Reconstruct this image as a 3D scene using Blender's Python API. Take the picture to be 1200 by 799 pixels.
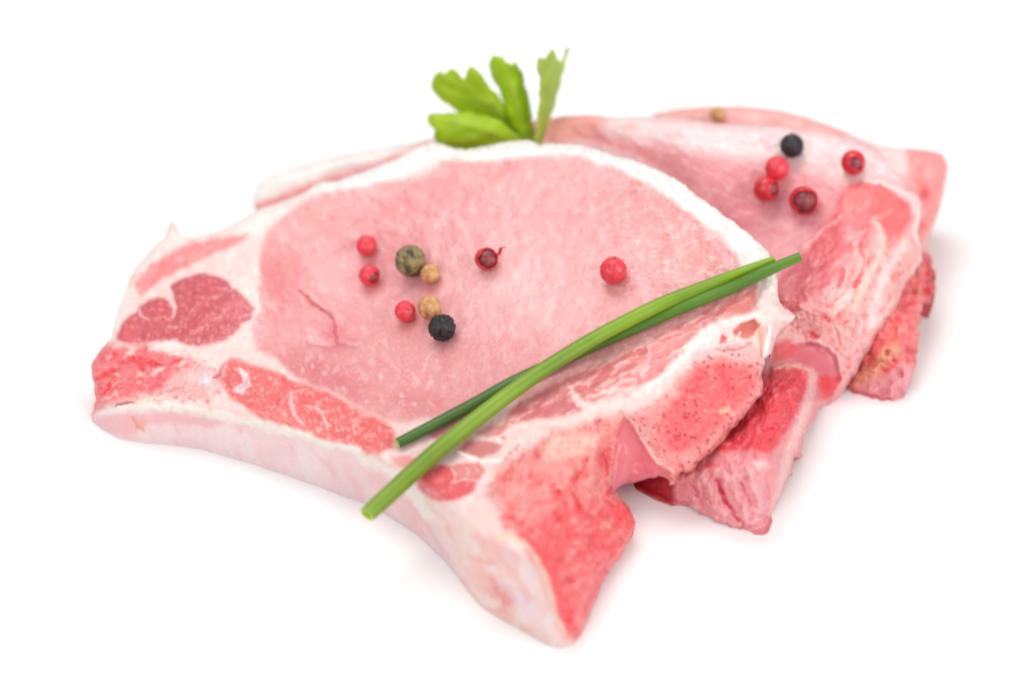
import bpy, math, random
import numpy as np
from mathutils import Vector, Matrix

# ------------------------------------------------------------------ camera
S = bpy.context.scene
for o in list(bpy.data.objects):
    bpy.data.objects.remove(o)
COL = S.collection
EL = math.radians(38.0)
DIST = 0.556
LENS, SENSOR = 100.0, 36.0
FPX = LENS / SENSOR * 1200.0
CAM = np.array([0.0, -DIST * math.cos(EL), DIST * math.sin(EL)])
FWD = np.array([0.0, math.cos(EL), -math.sin(EL)])
UPV = np.array([0.0, math.sin(EL), math.cos(EL)])
cd = bpy.data.cameras.new('camera')
cam = bpy.data.objects.new('camera', cd)
COL.objects.link(cam)
cam.location = CAM.tolist()
cam.rotation_euler = (math.pi / 2 - EL, 0, 0)
cd.lens, cd.sensor_width = LENS, SENSOR
cd.clip_start, cd.clip_end = 0.02, 50
cd.dof.use_dof = True
cd.dof.aperture_fstop = 7.5
S.camera = cam

# ------------------------------------------------------------------ light
w = bpy.data.worlds.new('World')
S.world = w
w.use_nodes = True
w.node_tree.nodes['Background'].inputs[0].default_value = (1.0, 0.995, 0.985, 1)
w.node_tree.nodes['Background'].inputs[1].default_value = 0.50


def softbox(name, loc, target, size, watts, colour=(1, 1, 1)):
    l = bpy.data.lights.new(name, 'AREA')
    l.shape = 'RECTANGLE'
    l.size, l.size_y = size
    l.energy = watts
    l.color = colour
    o = bpy.data.objects.new(name, l)
    COL.objects.link(o)
    o.location = loc
    o.rotation_euler = (Vector(target) - Vector(loc)).to_track_quat('-Z', 'Y').to_euler()
    return o


softbox('studio_softbox', (-0.18, 0.34, 0.95), (0, 0.0, 0.01), (0.80, 0.60), 6.0, (1.0, 0.985, 0.96))
softbox('front_fill_light', (-0.45, -0.65, 0.60), (0, 0, 0.01), (0.70, 0.60), 3.2)  # unseen fill lamp, added to brighten the front walls
softbox('side_fill_light', (0.62, -0.40, 0.50), (0, 0, 0.01), (0.60, 0.60), 3.9)  # unseen fill lamp, added to lift right faces and their shadows
S.view_settings.view_transform = 'Standard'
S.view_settings.look = 'None'
S.view_settings.gamma = 1.0
S.view_settings.use_curve_mapping = False
S.view_settings.exposure = 0.0
S.render.engine = 'CYCLES'
S.render.resolution_x, S.render.resolution_y = 1024, 681

rnd = random.Random(7)
rs = np.random.RandomState(11)


# ------------------------------------------------------------------ maths helpers
def unproject(px, py, z):
    """photo pixel -> world point on the horizontal plane at height z (metres)"""
    px, py, z = np.broadcast_arrays(np.asarray(px, float), np.asarray(py, float), np.asarray(z, float))
    a = (px - 600.0) / FPX
    b = -(py - 399.5) / FPX
    d = np.stack([a, FWD[1] + b * UPV[1], FWD[2] + b * UPV[2]], -1)
    t = (z - CAM[2]) / d[..., 2]
    return CAM + d * t[..., None]


def unproject_y(px, py, y):
    px, py, y = np.broadcast_arrays(np.asarray(px, float), np.asarray(py, float), np.asarray(y, float))
    a = (px - 600.0) / FPX
    b = -(py - 399.5) / FPX
    d = np.stack([a, FWD[1] + b * UPV[1], FWD[2] + b * UPV[2]], -1)
    t = (y - CAM[1]) / d[..., 1]
    return CAM + d * t[..., None]


TONE = 0.87
PERM = rs.permutation(256)
PERM = np.concatenate([PERM, PERM, PERM])
GRAD = rs.normal(size=(256, 3))
GRAD /= np.linalg.norm(GRAD, axis=1)[:, None]


def perlin(p):
    p = np.asarray(p, float)
    i = np.floor(p).astype(int)
    f = p - i
    i &= 255
    u = f * f * f * (f * (f * 6 - 15) + 10)
    r = 0.0
    for dx in (0, 1):
        for dy in (0, 1):
            for dz in (0, 1):
                h = PERM[PERM[PERM[i[:, 0] + dx] + i[:, 1] + dy] + i[:, 2] + dz]
                g = GRAD[h]
                dot = g[:, 0] * (f[:, 0] - dx) + g[:, 1] * (f[:, 1] - dy) + g[:, 2] * (f[:, 2] - dz)
                wx = u[:, 0] if dx else 1 - u[:, 0]
                wy = u[:, 1] if dy else 1 - u[:, 1]
                wz = u[:, 2] if dz else 1 - u[:, 2]
                r = r + dot * wx * wy * wz
    return r * 1.6


def fbm(p, octaves=3, gain=0.5):
    a, s, r = 1.0, 0.0, 0.0
    p = np.asarray(p, float)
    for k in range(octaves):
        r = r + a * perlin(p + 17.3 * k)
        s += a
        a *= gain
        p = p * 2.03
    return r / s


def noise2(px, py, size, octaves=2, seed=0.0):
    p = np.stack([px / size, py / size, np.full_like(px, seed * 7.77 + 0.5)], -1)
    return fbm(p, octaves)


def smooth(a, b, x):
    t = np.clip((x - a) / (b - a), 0, 1)
    return t * t * (3 - 2 * t)


def seg_dist(px, py, a, b):
    ax, ay = a
    bx, by = b
    dx, dy = bx - ax, by - ay
    t = np.clip(((px - ax) * dx + (py - ay) * dy) / (dx * dx + dy * dy + 1e-9), 0, 1)
    return np.hypot(px - ax - t * dx, py - ay - t * dy), t


def poly_sd(px, py, pts):
    """signed distance in pixels, positive inside"""
    n = len(pts)
    d = np.full(px.shape, 1e9)
    ins = np.zeros(px.shape, bool)
    for k in range(n):
        a, b = pts[k], pts[(k + 1) % n]
        d = np.minimum(d, seg_dist(px, py, a, b)[0])
        if a[1] != b[1]:
            c = ((a[1] > py) != (b[1] > py)) & (px < (b[0] - a[0]) * (py - a[1]) / (b[1] - a[1]) + a[0])
            ins ^= c
    return np.where(ins, d, -d)


def nearest_on(px, py, pts):
    n = len(pts)
    best = np.full(px.shape, 1e9)
    qx, qy = px.copy(), py.copy()
    for k in range(n):
        a, b = pts[k], pts[(k + 1) % n]
        d, t = seg_dist(px, py, a, b)
        m = d < best
        best = np.where(m, d, best)
        qx = np.where(m, a[0] + t * (b[0] - a[0]), qx)
        qy = np.where(m, a[1] + t * (b[1] - a[1]), qy)
    return qx, qy


def stroke_sd(px, py, pts):
    """signed distance to a tapered stroke, pts = (x, y, halfwidth)"""
    r = np.full(px.shape, -1e9)
    for a, b in zip(pts[:-1], pts[1:]):
        d, t = seg_dist(px, py, a[:2], b[:2])
        r = np.maximum(r, a[2] + t * (b[2] - a[2]) - d)
    return r


def curve(pts, n):
    """Catmull-Rom through pts"""
    P = np.array([2 * np.array(pts[0]) - np.array(pts[1])] + [np.array(p) for p in pts] + [2 * np.array(pts[-1]) - np.array(pts[-2])], float)
    out = []
    m = len(pts) - 1
    for u in np.linspace(0, m, n):
        k = min(int(u), m - 1)
        t = u - k
        p0, p1, p2, p3 = P[k:k + 4]
        out.append(0.5 * (2 * p1 + (p2 - p0) * t + (2 * p0 - 5 * p1 + 4 * p2 - p3) * t * t + (3 * p1 - p0 - 3 * p2 + p3) * t ** 3))
    return np.array(out)


def lin(c):
    c = np.asarray(c, float) / 255.0
    return np.where(c <= 0.04045, c / 12.92, ((c + 0.055) / 1.055) ** 2.4)


class TPS:
    """thin plate spline height through hand-measured points (x, y, height mm)"""
    def __init__(self, pts, reg=0.02):
        p = np.array(pts, float)
        self.c = p[:, :2] / 100.0
        n = len(p)
        d = np.hypot(self.c[:, None, 0] - self.c[None, :, 0], self.c[:, None, 1] - self.c[None, :, 1])
        K = np.where(d > 0, d * d * np.log(d + 1e-12), 0) + reg * np.eye(n)
        Pm = np.c_[np.ones(n), self.c]
        A = np.zeros((n + 3, n + 3))
        A[:n, :n] = K
        A[:n, n:] = Pm
        A[n:, :n] = Pm.T
        self.w = np.linalg.solve(A, np.r_[p[:, 2], 0, 0, 0])

    def __call__(self, px, py):
        x, y = np.asarray(px, float) / 100.0, np.asarray(py, float) / 100.0
        n = len(self.c)
        r = self.w[n] + self.w[n + 1] * x + self.w[n + 2] * y
        for k in range(n):
            d2 = (x - self.c[k, 0]) ** 2 + (y - self.c[k, 1]) ** 2
            r = r + self.w[k] * 0.5 * d2 * np.log(d2 + 1e-12)
        return r


# ------------------------------------------------------------------ material helpers
class NT:
    def __init__(self, name):
        self.m = bpy.data.materials.new(name)
        self.m.use_nodes = True
        self.t = self.m.node_tree
        self.b = self.t.nodes['Principled BSDF']

    def n(self, kind, **kw):
        q = self.t.nodes.new(kind)
        for k, v in kw.items():
            if k.startswith('i_'):
                q.inputs[k[2:].replace('_', ' ')].default_value = v
            else:
                setattr(q, k, v)
        return q

    def l(self, a, b):
        self.t.links.new(a, b)

    def ramp(self, fac, stops):
        r = self.n('ShaderNodeValToRGB')
        e = r.color_ramp.elements
        while len(e) < len(stops):
            e.new(0.5)
        for q, (p, c) in zip(e, stops):
            q.position = p
            q.color = (*c, 1) if len(c) == 3 else c
        self.l(fac, r.inputs[0])
        return r.outputs[0]

    def mix(self, a, b, fac, mode='MIX'):
        q = self.n('ShaderNodeMix', data_type='RGBA', blend_type=mode)
        if isinstance(fac, (int, float)):
            q.inputs[0].default_value = fac
        else:
            self.l(fac, q.inputs[0])
        for s, v in ((6, a), (7, b)):
            if isinstance(v, tuple):
                q.inputs[s].default_value = (*v, 1)
            else:
                self.l(v, q.inputs[s])
        return q.outputs[2]

    def bump(self, h, dist, strength=1.0, normal=None):
        q = self.n('ShaderNodeBump')
        q.inputs['Strength'].default_value = strength
        q.inputs['Distance'].default_value = dist
        self.l(h, q.inputs['Height'])
        if normal is not None:
            self.l(normal, q.inputs['Normal'])
        return q.outputs[0]


def tissue_material(name, rough, fine, coarse, porous=0.0, coat=0.15, var=0.10, sss=0.0, pores=False):
    """raw tissue: colour from the mesh's tissue map, grain, wet film and relief from nodes"""
    k = NT(name)
    tc = k.n('ShaderNodeNewGeometry')
    at = k.n('ShaderNodeAttribute', attribute_name='tissue')
    pos = tc.outputs['Position']
    n1 = k.n('ShaderNodeTexNoise', i_Scale=1300.0, i_Detail=3.0, i_Roughness=0.6)
    n2 = k.n('ShaderNodeTexNoise', i_Scale=330.0, i_Detail=4.0, i_Roughness=0.6)
    n3 = k.n('ShaderNodeTexNoise', i_Scale=90.0, i_Detail=3.0)
    for q in (n1, n2, n3):
        k.l(pos, q.inputs['Vector'])
    c = at.outputs['Color']
    g1 = k.ramp(n1.outputs[0], [(0.30, (1 - var,) * 3), (0.70, (1 + var * 0.6,) * 3)])
    g2 = k.ramp(n2.outputs[0], [(0.30, (1 - var * 0.5, 1 - var * 1.2, 1 - var * 1.2)), (0.70, (1 + var * 0.2, 1 + var * 1.2, 1 + var * 1.1))])
    c = k.mix(c, g1, 1.0, 'MULTIPLY')
    c = k.mix(c, g2, 1.0, 'MULTIPLY')
    k.l(c, k.b.inputs['Base Color'])
    rr = k.ramp(n3.outputs[0], [(0.35, (rough - 0.10,) * 3), (0.65, (rough + 0.12,) * 3)])
    k.l(rr, k.b.inputs['Roughness'])
    nb = k.bump(n2.outputs[0], coarse)
    nb = k.bump(n1.outputs[0], fine, normal=nb)
    if porous > 0:
        v = k.n('ShaderNodeTexVoronoi', i_Scale=900.0)
        k.l(pos, v.inputs['Vector'])
        vv = k.ramp(v.outputs['Distance'], [(0.15, (0, 0, 0)), (0.45, (1, 1, 1))])
        nb = k.bump(vv, porous, normal=nb)
    if pores:
        v2 = k.n('ShaderNodeTexVoronoi', i_Scale=820.0, i_Randomness=1.0)
        wv = k.n('ShaderNodeTexNoise', i_Scale=900.0, i_Detail=2.0)
        k.l(pos, wv.inputs['Vector'])
        ad = k.n('ShaderNodeVectorMath', operation='MULTIPLY_ADD')
        ad.inputs[1].default_value = (0.0012, 0.0012, 0.0012)
        k.l(wv.outputs['Color'], ad.inputs[0])
        k.l(pos, ad.inputs[2])
        k.l(ad.outputs[0], v2.inputs['Vector'])
        hole = k.ramp(v2.outputs['Distance'], [(0.17, (1, 1, 1)), (0.30, (0, 0, 0))])
        msk = k.ramp(n3.outputs[0], [(0.32, (0, 0, 0)), (0.48, (1, 1, 1))])
        hm = k.mix(hole, msk, 1.0, 'MULTIPLY')
        c2 = k.mix(c, (0.80, 0.46, 0.46), hm, 'MULTIPLY')
        k.l(c2, k.b.inputs['Base Color'])
        nb = k.bump(hm, -0.00035, normal=nb)
    k.l(nb, k.b.inputs['Normal'])
    k.b.inputs['Specular IOR Level'].default_value = 0.38
    k.b.inputs['Coat Weight'].default_value = coat
    k.b.inputs['Coat Roughness'].default_value = 0.22
    k.l(nb, k.b.inputs['Coat Normal'])
    if sss:
        k.b.subsurface_method = 'BURLEY'
        mu = k.n('ShaderNodeMath', operation='MULTIPLY')
        mu.inputs[1].default_value = sss
        k.l(at.outputs['Alpha'], mu.inputs[0])
        k.l(mu.outputs[0], k.b.inputs['Subsurface Weight'])
        k.b.inputs['Subsurface Radius'].default_value = (1.0, 0.45, 0.40)
        k.b.inputs['Subsurface Scale'].default_value = 0.0016
    return k.m


MAT = {
    'muscle': tissue_material('raw_muscle', 0.36, 0.00007, 0.00014, coat=0.40, var=0.07, sss=0.6),
    'fat': tissue_material('raw_fat', 0.42, 0.00004, 0.00014, coat=0.22, var=0.03, sss=0.6),
    'bone': tissue_material('sawn_bone', 0.38, 0.00014, 0.00040, porous=0.00015, coat=0.40, var=0.10, sss=0.6),
    'sponge': tissue_material('spongy_bone', 0.38, 0.00014, 0.00030, porous=0.00010, coat=0.40, var=0.08, sss=0.6, pores=True),
    'membrane': tissue_material('wet_membrane', 0.34, 0.00004, 0.00020, coat=0.35, var=0.03, sss=0.6),
}


def new_empty(name, loc, label, cat, group=None):
    o = bpy.data.objects.new(name, None)
    COL.objects.link(o)
    o.location = [float(v) for v in loc]
    o.empty_display_size = 0.01
    o['label'] = label
    o['category'] = cat
    if group:
        o['group'] = group
    return o


def new_mesh(name, verts, faces, mat, parent=None, normals=None, colours=None, smooth_shade=True):
    me = bpy.data.meshes.new(name)
    verts = np.asarray(verts, float)
    if parent is not None:
        verts = verts - np.array(parent.location)
    me.from_pydata(verts.tolist(), [], faces.tolist() if isinstance(faces, np.ndarray) else faces)
    if smooth_shade:
        me.polygons.foreach_set('use_smooth', np.ones(len(me.polygons), bool))
    if colours is not None:
        a = me.attributes.new('tissue', 'FLOAT_COLOR', 'POINT')
        c = np.ones((len(verts), 4))
        c[:, :colours.shape[1]] = colours
        a.data.foreach_set('color', c.ravel())
    if normals is not None:
        me.normals_split_custom_set_from_vertices(normals.tolist())
    me.materials.append(mat)
    me.update()
    o = bpy.data.objects.new(name, me)
    COL.objects.link(o)
    if parent is not None:
        o.parent = parent
    return o


def vert_normals(v, f):
    n = np.zeros_like(v)
    for tri in ((0, 1, 2), (0, 2, 3)):
        a, b, c = (v[f[:, t]] for t in tri)
        fn = np.cross(b - a, c - a)
        for t in tri:
            np.add.at(n, f[:, t], fn)
    return n / (np.linalg.norm(n, axis=1)[:, None] + 1e-20)


def grid_in(pts, step):
    """regular grid of quads filling the outline, its border snapped onto the outline"""
    pts = [tuple(p) for p in pts]
    xs = np.array([p[0] for p in pts])
    ys = np.array([p[1] for p in pts])
    gx = np.arange(xs.min() - 2 * step, xs.max() + 2 * step, step)
    gy = np.arange(ys.min() - 2 * step, ys.max() + 2 * step, step)
    X, Y = np.meshgrid(gx, gy)
    nx = len(gx)
    X, Y = X.ravel(), Y.ravel()
    sd = poly_sd(X, Y, pts)
    idx = np.arange(len(X)).reshape(len(gy), nx)
    q = np.stack([idx[:-1, :-1], idx[1:, :-1], idx[1:, 1:], idx[:-1, 1:]], -1).reshape(-1, 4)
    keep = (sd[q] > -0.45 * step).all(1)
    q = q[keep]
    used = np.unique(q)
    remap = np.full(len(X), -1)
    remap[used] = np.arange(len(used))
    q = remap[q]
    X, Y, sd = X[used], Y[used], sd[used]
    # border edges in order of their quads
    e = np.concatenate([q[:, [0, 1]], q[:, [1, 2]], q[:, [2, 3]], q[:, [3, 0]]])
    fid = np.tile(np.arange(len(q)), 4)
    key = np.minimum(e[:, 0], e[:, 1]).astype(np.int64) * (len(X) + 1) + np.maximum(e[:, 0], e[:, 1])
    u, inv, cnt = np.unique(key, return_inverse=True, return_counts=True)
    bm = cnt[inv] == 1
    be, bf = e[bm], fid[bm]
    bv = np.unique(be)
    sx, sy = nearest_on(X[bv], Y[bv], pts)
    X[bv], Y[bv] = sx, sy
    sd = np.maximum(sd, 0)
    sd[bv] = 0
    return X, Y, sd, q, be, bf


class Layers:
    """tissue map of one chop: colour and relief per vertex, laid down region by region"""
    def __init__(self, px, py, base):
        self.px, self.py = px, py
        self.wx = px + 2.2 * noise2(px, py, 9, 2, 1) + 2.0 * noise2(px, py, 26, 2, 2)
        self.wy = py + 2.2 * noise2(px, py, 9, 2, 3) + 2.0 * noise2(px, py, 26, 2, 4)
        self.c = np.tile(lin(base), (len(px), 1))
        self.dz = np.zeros(len(px))
        self.grain = noise2(px, py, 5, 3, 5)
        self.blot = noise2(px, py, 22, 3, 6)

    def _put(self, m, rgb, h):
        if rgb is not None:
            self.c += (lin(rgb) - self.c) * m[:, None]
        if h:
            self.dz += h * m
        return m

    def poly(self, pts, rgb, soft=3.0, a=1.0, h=0.0, warp=1.0):
        x = self.px + (self.wx - self.px) * warp
        y = self.py + (self.wy - self.py) * warp
        xs = [p[0] for p in pts]
        ys = [p[1] for p in pts]
        g = 12 + soft
        k = (x > min(xs) - g) & (x < max(xs) + g) & (y > min(ys) - g) & (y < max(ys) + g)
        m = np.zeros(len(x))
        m[k] = smooth(-soft, soft, poly_sd(x[k], y[k], pts)) * a
        return self._put(m, rgb, h)

    def line(self, pts, rgb, soft=2.0, a=1.0, h=0.0, warp=1.0):
        x = self.px + (self.wx - self.px) * warp
        y = self.py + (self.wy - self.py) * warp
        xs = [p[0] for p in pts]
        ys = [p[1] for p in pts]
        g = 12 + soft + max(p[2] for p in pts)
        k = (x > min(xs) - g) & (x < max(xs) + g) & (y > min(ys) - g) & (y < max(ys) + g)
        m = np.zeros(len(x))
        m[k] = smooth(-soft, soft, stroke_sd(x[k], y[k], pts)) * a
        return self._put(m, rgb, h)

    def blob(self, x, y, rx, ry, rgb, a=1.0, h=0.0, hard=0.0, rot=0.0):
        dx, dy = self.wx - x, self.wy - y
        c, s = math.cos(math.radians(rot)), math.sin(math.radians(rot))
        d = np.hypot((dx * c + dy * s) / rx, (-dx * s + dy * c) / ry)
        return self._put((1 - smooth(hard, 1.0, d)) * a, rgb, h)

    def mottle(self, m, rgb, a, size=7, lo=0.0, hi=0.5, h=0.0, seed=9, sx=1.0, rot=0.0):
        c, s = math.cos(math.radians(rot)), math.sin(math.radians(rot))
        u = (self.px * c + self.py * s) / sx
        v = -self.px * s + self.py * c
        n = noise2(u, v, size, 3, seed)
        return self._put(m * smooth(lo, hi, n) * a, rgb, h)


def ragged(pts, amp, zones):
    """densify an outline and roughen it; zones = (x, y, radius, amplitude px)"""
    out = []
    n = len(pts)
    for k in range(n):
        a, b = np.array(pts[k], float), np.array(pts[(k + 1) % n], float)
        m = max(1, int(np.hypot(*(b - a)) / 3.0))
        for i in range(m):
            out.append(a + (b - a) * i / m)
    out = np.array(out)
    t = np.roll(out, -1, 0) - np.roll(out, 1, 0)
    t /= np.hypot(t[:, 0], t[:, 1])[:, None] + 1e-9
    nz = noise2(out[:, 0].copy(), out[:, 1].copy(), 8, 3, 201)
    am = np.full(len(out), amp)
    for x, y, r, a in zones:
        am = np.maximum(am, a * smooth(r, r * 0.7, np.hypot(out[:, 0] - x, out[:, 1] - y)))
    out[:, 0] += t[:, 1] * nz * am
    out[:, 1] -= t[:, 0] * nz * am
    return [tuple(p) for p in out]


def build_chop(name, label, outline, zpts, contact, paint, parts, step=1.45, thickness=13.0, k_wall=0.97,
               base=(250, 236, 232), overhang=()):
    px, py, sd, q, be, bf = grid_in(outline, step)
    zt = TPS(zpts)(px, py)
    # rounded rim
    zt = zt - 1.3 * (1 - np.clip(sd / 11.0, 0, 1)) ** 2.2
    cx = np.array([c[0] for c in contact], float)
    cy = np.array([c[1] for c in contact], float)
    yc = np.interp(px, cx, cy, left=5000, right=5000)
    zw = np.where(yc < 4000, (yc - py) * (DIST / FPX * 1000) / math.cos(EL) * k_wall, 1e3)
    zw = np.clip(zw, 0, 1e3)
    r = 1.6
    hh = np.clip(0.5 + 0.5 * (zw - zt) / r, 0, 1)
    z = zw * (1 - hh) + zt * hh - r * hh * (1 - hh)
    L = Layers(px, py, base)
    paint(L)
    z = z + L.dz
    z = np.maximum(z, 0.05)
    v = unproject(px, py, z / 1000.0)
    colr = np.clip(L.c, 0.0, 0.93)
    # skirt: the cut edge below the border
    bv = np.unique(be)
    ring = {int(b): i for i, b in enumerate(bv)}
    eps = 6.0
    gx = poly_sd(px[bv] + eps, py[bv], outline) - poly_sd(px[bv] - eps, py[bv], outline)
    gy = poly_sd(px[bv], py[bv] + eps, outline) - poly_sd(px[bv], py[bv] - eps, outline)
    gl = np.hypot(gx, gy) + 1e-6
    gx, gy = gx / gl, gy / gl
    inn = unproject(px[bv] + gx * 3, py[bv] + gy * 3, v[bv, 2]) - v[bv]
    inn[:, 2] = 0
    inn /= np.linalg.norm(inn, axis=1)[:, None] + 1e-12
    zb = v[bv, 2]
    bottom = np.maximum(0.00002, zb - thickness / 1000.0)
    for ox, oy, orr, oth in overhang:
        near = np.hypot(px[bv] - ox, py[bv] - oy) < orr
        bottom = np.where(near, zb - oth / 1000.0, bottom)
    drop = zb - bottom
    front = smooth(0.25, -0.25, gy)
    nb = len(bv)
    rings = []
    for t, a0, a1 in ((0.10, -0.02, 0.16), (0.35, -0.02, 0.5), (0.70, 0.02, 0.95), (1.0, 0.10, 1.3)):
        p = v[bv].copy()
        amt = drop * (a0 * (1 - front) + a1 * front)
        p += inn * amt[:, None]
        # the hidden side also steps straight back under an overhang
        p[:, 1] += drop * t * 1.15 * front
        p[:, 2] = zb - drop * t
        rings.append(p)
    V = np.concatenate([v] + rings)
    Cc = np.concatenate([colr] + [colr[bv]] * 4)
    n0 = len(v)
    a = np.array([ring[int(i)] for i in be[:, 0]])
    b = np.array([ring[int(i)] for i in be[:, 1]])
    sk = []
    pa, pb = be[:, 0], be[:, 1]
    for i in range(4):
        na, nb2 = n0 + i * nb + a, n0 + i * nb + b
        sk.append(np.stack([pb, pa, na, nb2], -1))
        pa, pb = na, nb2
    skf = np.concatenate(sk)
    skid = np.tile(bf, 4)
    F = np.concatenate([q, skf])
    N = vert_normals(V, F)
    # tissue of every face
    fx, fy = L.wx[q].mean(1), L.wy[q].mean(1)
    fp = np.zeros(len(q), int)
    for i, (pn, mk, lab, polys) in enumerate(parts):
        if polys is None:
            continue
        for pl in polys:
            fp[poly_sd(fx, fy, pl) > 0] = i
    fp = np.concatenate([fp, fp[skid]])
    lo = np.full(len(V), 99)
    hi = np.full(len(V), -1)
    for t in range(4):
        np.minimum.at(lo, F[:, t], fp)
        np.maximum.at(hi, F[:, t], fp)
    al = (lo == hi).astype(float)
    al[n0:] = 0.0
    for _ in range(9):
        fm = al[F].mean(1)
        acc = np.zeros(len(V))
        num = np.zeros(len(V))
        for t in range(4):
            np.add.at(acc, F[:, t], fm)
            np.add.at(num, F[:, t], 1)
        al = np.minimum(al, acc / num)
        al[n0:] = 0.0
    al[lo != hi] = 0.0
    Cc = np.c_[Cc ** 1.13 * TONE, al ** 2]
    ctr = V[:n0].mean(0)
    root = new_empty(name, (ctr[0], ctr[1], 0.0), label, 'pork chop', 'raw pork chops overlapping in a row')
    for i, (pn, mk, lab, polys) in enumerate(parts):
        ff = F[fp == i]
        if not len(ff):
            continue
        us = np.unique(ff)
        rm = np.full(len(V), -1)
        rm[us] = np.arange(len(us))
        o = new_mesh(pn, V[us], rm[ff], MAT[mk], root, N[us], Cc[us])
        if lab:
            o['label'] = lab
    return {'root': root, 'v': v, 'px': px, 'py': py, 'z': z, 'n': N[:n0]}


def surf_z(ch, px, py):
    i = np.argmin((ch['px'] - px) ** 2 + (ch['py'] - py) ** 2)
    return ch['z'][i]


# ------------------------------------------------------------------ ground
k = NT('white_tabletop')
nz = k.n('ShaderNodeTexNoise', i_Scale=25.0, i_Detail=4.0)
g = k.n('ShaderNodeNewGeometry')
k.l(g.outputs['Position'], nz.inputs['Vector'])
k.l(k.ramp(nz.outputs[0], [(0.3, (0.90, 0.90, 0.90)), (0.7, (0.915, 0.915, 0.912))]), k.b.inputs['Base Color'])
k.b.inputs['Roughness'].default_value = 0.55
k.b.inputs['Specular IOR Level'].default_value = 0.25
gm = new_mesh('table_surface', [(-3, -3, 0), (3, -3, 0), (3, 3, 0), (-3, 3, 0)], [(0, 1, 2, 3)], k.m, smooth_shade=False)
gm['kind'] = 'structure'
gm['label'] = 'plain seamless white studio surface under the meat'

# ------------------------------------------------------------------ front chop
FAT = (251, 239, 234)
OUT1 = [(124, 402), (120, 407), (107, 425), (109, 445), (112, 470), (107, 485), (108, 494), (120, 503), (140, 514), (170, 519), (200, 521),
        (235, 526), (270, 536), (300, 545), (345, 560), (400, 580), (425, 589), (450, 601), (487, 625), (520, 656), (535, 674), (548, 692),
        (565, 712), (590, 727), (620, 743), (640, 755), (655, 759), (672, 755), (682, 742), (690, 722), (697, 705), (706, 682), (717, 665),
        (730, 650), (736, 635), (744, 615), (740, 600), (732, 585), (720, 574), (730, 568), (745, 565), (760, 560), (775, 558), (783, 560),
        (785, 568), (791, 569), (795, 558), (799, 552), (806, 553), (812, 550), (822, 540), (836, 529), (850, 515), (860, 501), (872, 487),
        (880, 478), (893, 462), (895, 449), (892, 440), (897, 426), (896, 421), (904, 413), (906, 401), (912, 390), (924, 379), (935, 371),
        (926, 365), (916, 360), (912, 347), (911, 328), (908, 313), (903, 300), (897, 291), (885, 280), (870, 268), (850, 253), (830, 238),
        (810, 223), (795, 212), (780, 203), (760, 195), (740, 187), (720, 183), (705, 177), (690, 172), (670, 170), (650, 168), (632, 169),
        (622, 165), (605, 164), (590, 166), (575, 170), (560, 173), (545, 175), (530, 173), (520, 169), (505, 167), (495, 170), (480, 178),
        (465, 187), (450, 192), (430, 200), (410, 207), (395, 213), (380, 213), (368, 217), (360, 224), (345, 231), (325, 238), (310, 243),
        (297, 248), (288, 255), (275, 262), (262, 268), (245, 274), (225, 279), (212, 275), (206, 264), (200, 258), (196, 268), (192, 279),
        (182, 286), (172, 298), (160, 312), (152, 325), (145, 345), (137, 368), (132, 385), (130, 396)]
OUT1 = ragged(OUT1, 1.0, [(735, 620, 60, 6), (800, 560, 45, 5), (870, 490, 40, 3.5), (108, 450, 50, 4), (920, 372, 25, 4), (830, 240, 90, 3.0), (895, 310, 40, 3.0), (600, 165, 140, 2.0)])
Z1 = [(110, 425, 9), (112, 465, 8.5), (200, 430, 10.5), (200, 478, 10), (300, 490, 12), (250, 440, 11.5), (140, 390, 10.5), (180, 300, 13),
      (205, 262, 16), (240, 350, 13.5), (290, 260, 17), (300, 400, 12.5), (350, 450, 12), (312, 330, 15.2), (350, 330, 13.2), (430, 300, 15), (390, 385, 11.2), (450, 430, 12.2), (340, 410, 11.8), (470, 370, 13),
      (480, 500, 13.5), (430, 525, 12.8), (400, 240, 19.5), (500, 175, 26), (500, 300, 18.5), (600, 170, 30), (600, 250, 25), (600, 350, 20),
      (600, 450, 17), (560, 500, 16), (520, 560, 15.5), (700, 180, 32), (700, 250, 28), (700, 350, 23), (700, 430, 19.5), (640, 520, 18),
      (600, 590, 18), (800, 225, 33.5), (800, 300, 29), (800, 380, 24), (760, 440, 21), (700, 490, 18.5), (660, 560, 17.5), (880, 285, 33),
      (905, 330, 31), (910, 370, 27), (895, 420, 22), (890, 450, 19), (850, 480, 18), (850, 420, 22.5), (850, 512, 15), (800, 548, 12),
      (800, 480, 18), (740, 485, 19), (770, 552, 10.5), (725, 572, 6), (745, 540, 10), (702, 540, 15), (728, 512, 14), (742, 612, 6),
      (722, 582, 6.5), (690, 600, 12.5), (650, 610, 17), (620, 640, 18), (650, 690, 15), (700, 660, 7), (717, 665, 4), (690, 722, 2),
      (662, 740, 5), (560, 600, 17), (580, 640, 18)]
CON1 = [(107, 492), (120, 503), (140, 514), (170, 519), (200, 521), (235, 526), (270, 536), (300, 545), (345, 560), (400, 580), (425, 589),
        (450, 601), (487, 625), (520, 656), (535, 674), (548, 692), (565, 712), (590, 727), (620, 743), (640, 755), (655, 759), (672, 755),
        (682, 742), (690, 724), (697, 710), (706, 690), (717, 674), (730, 660), (744, 640)]

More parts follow.
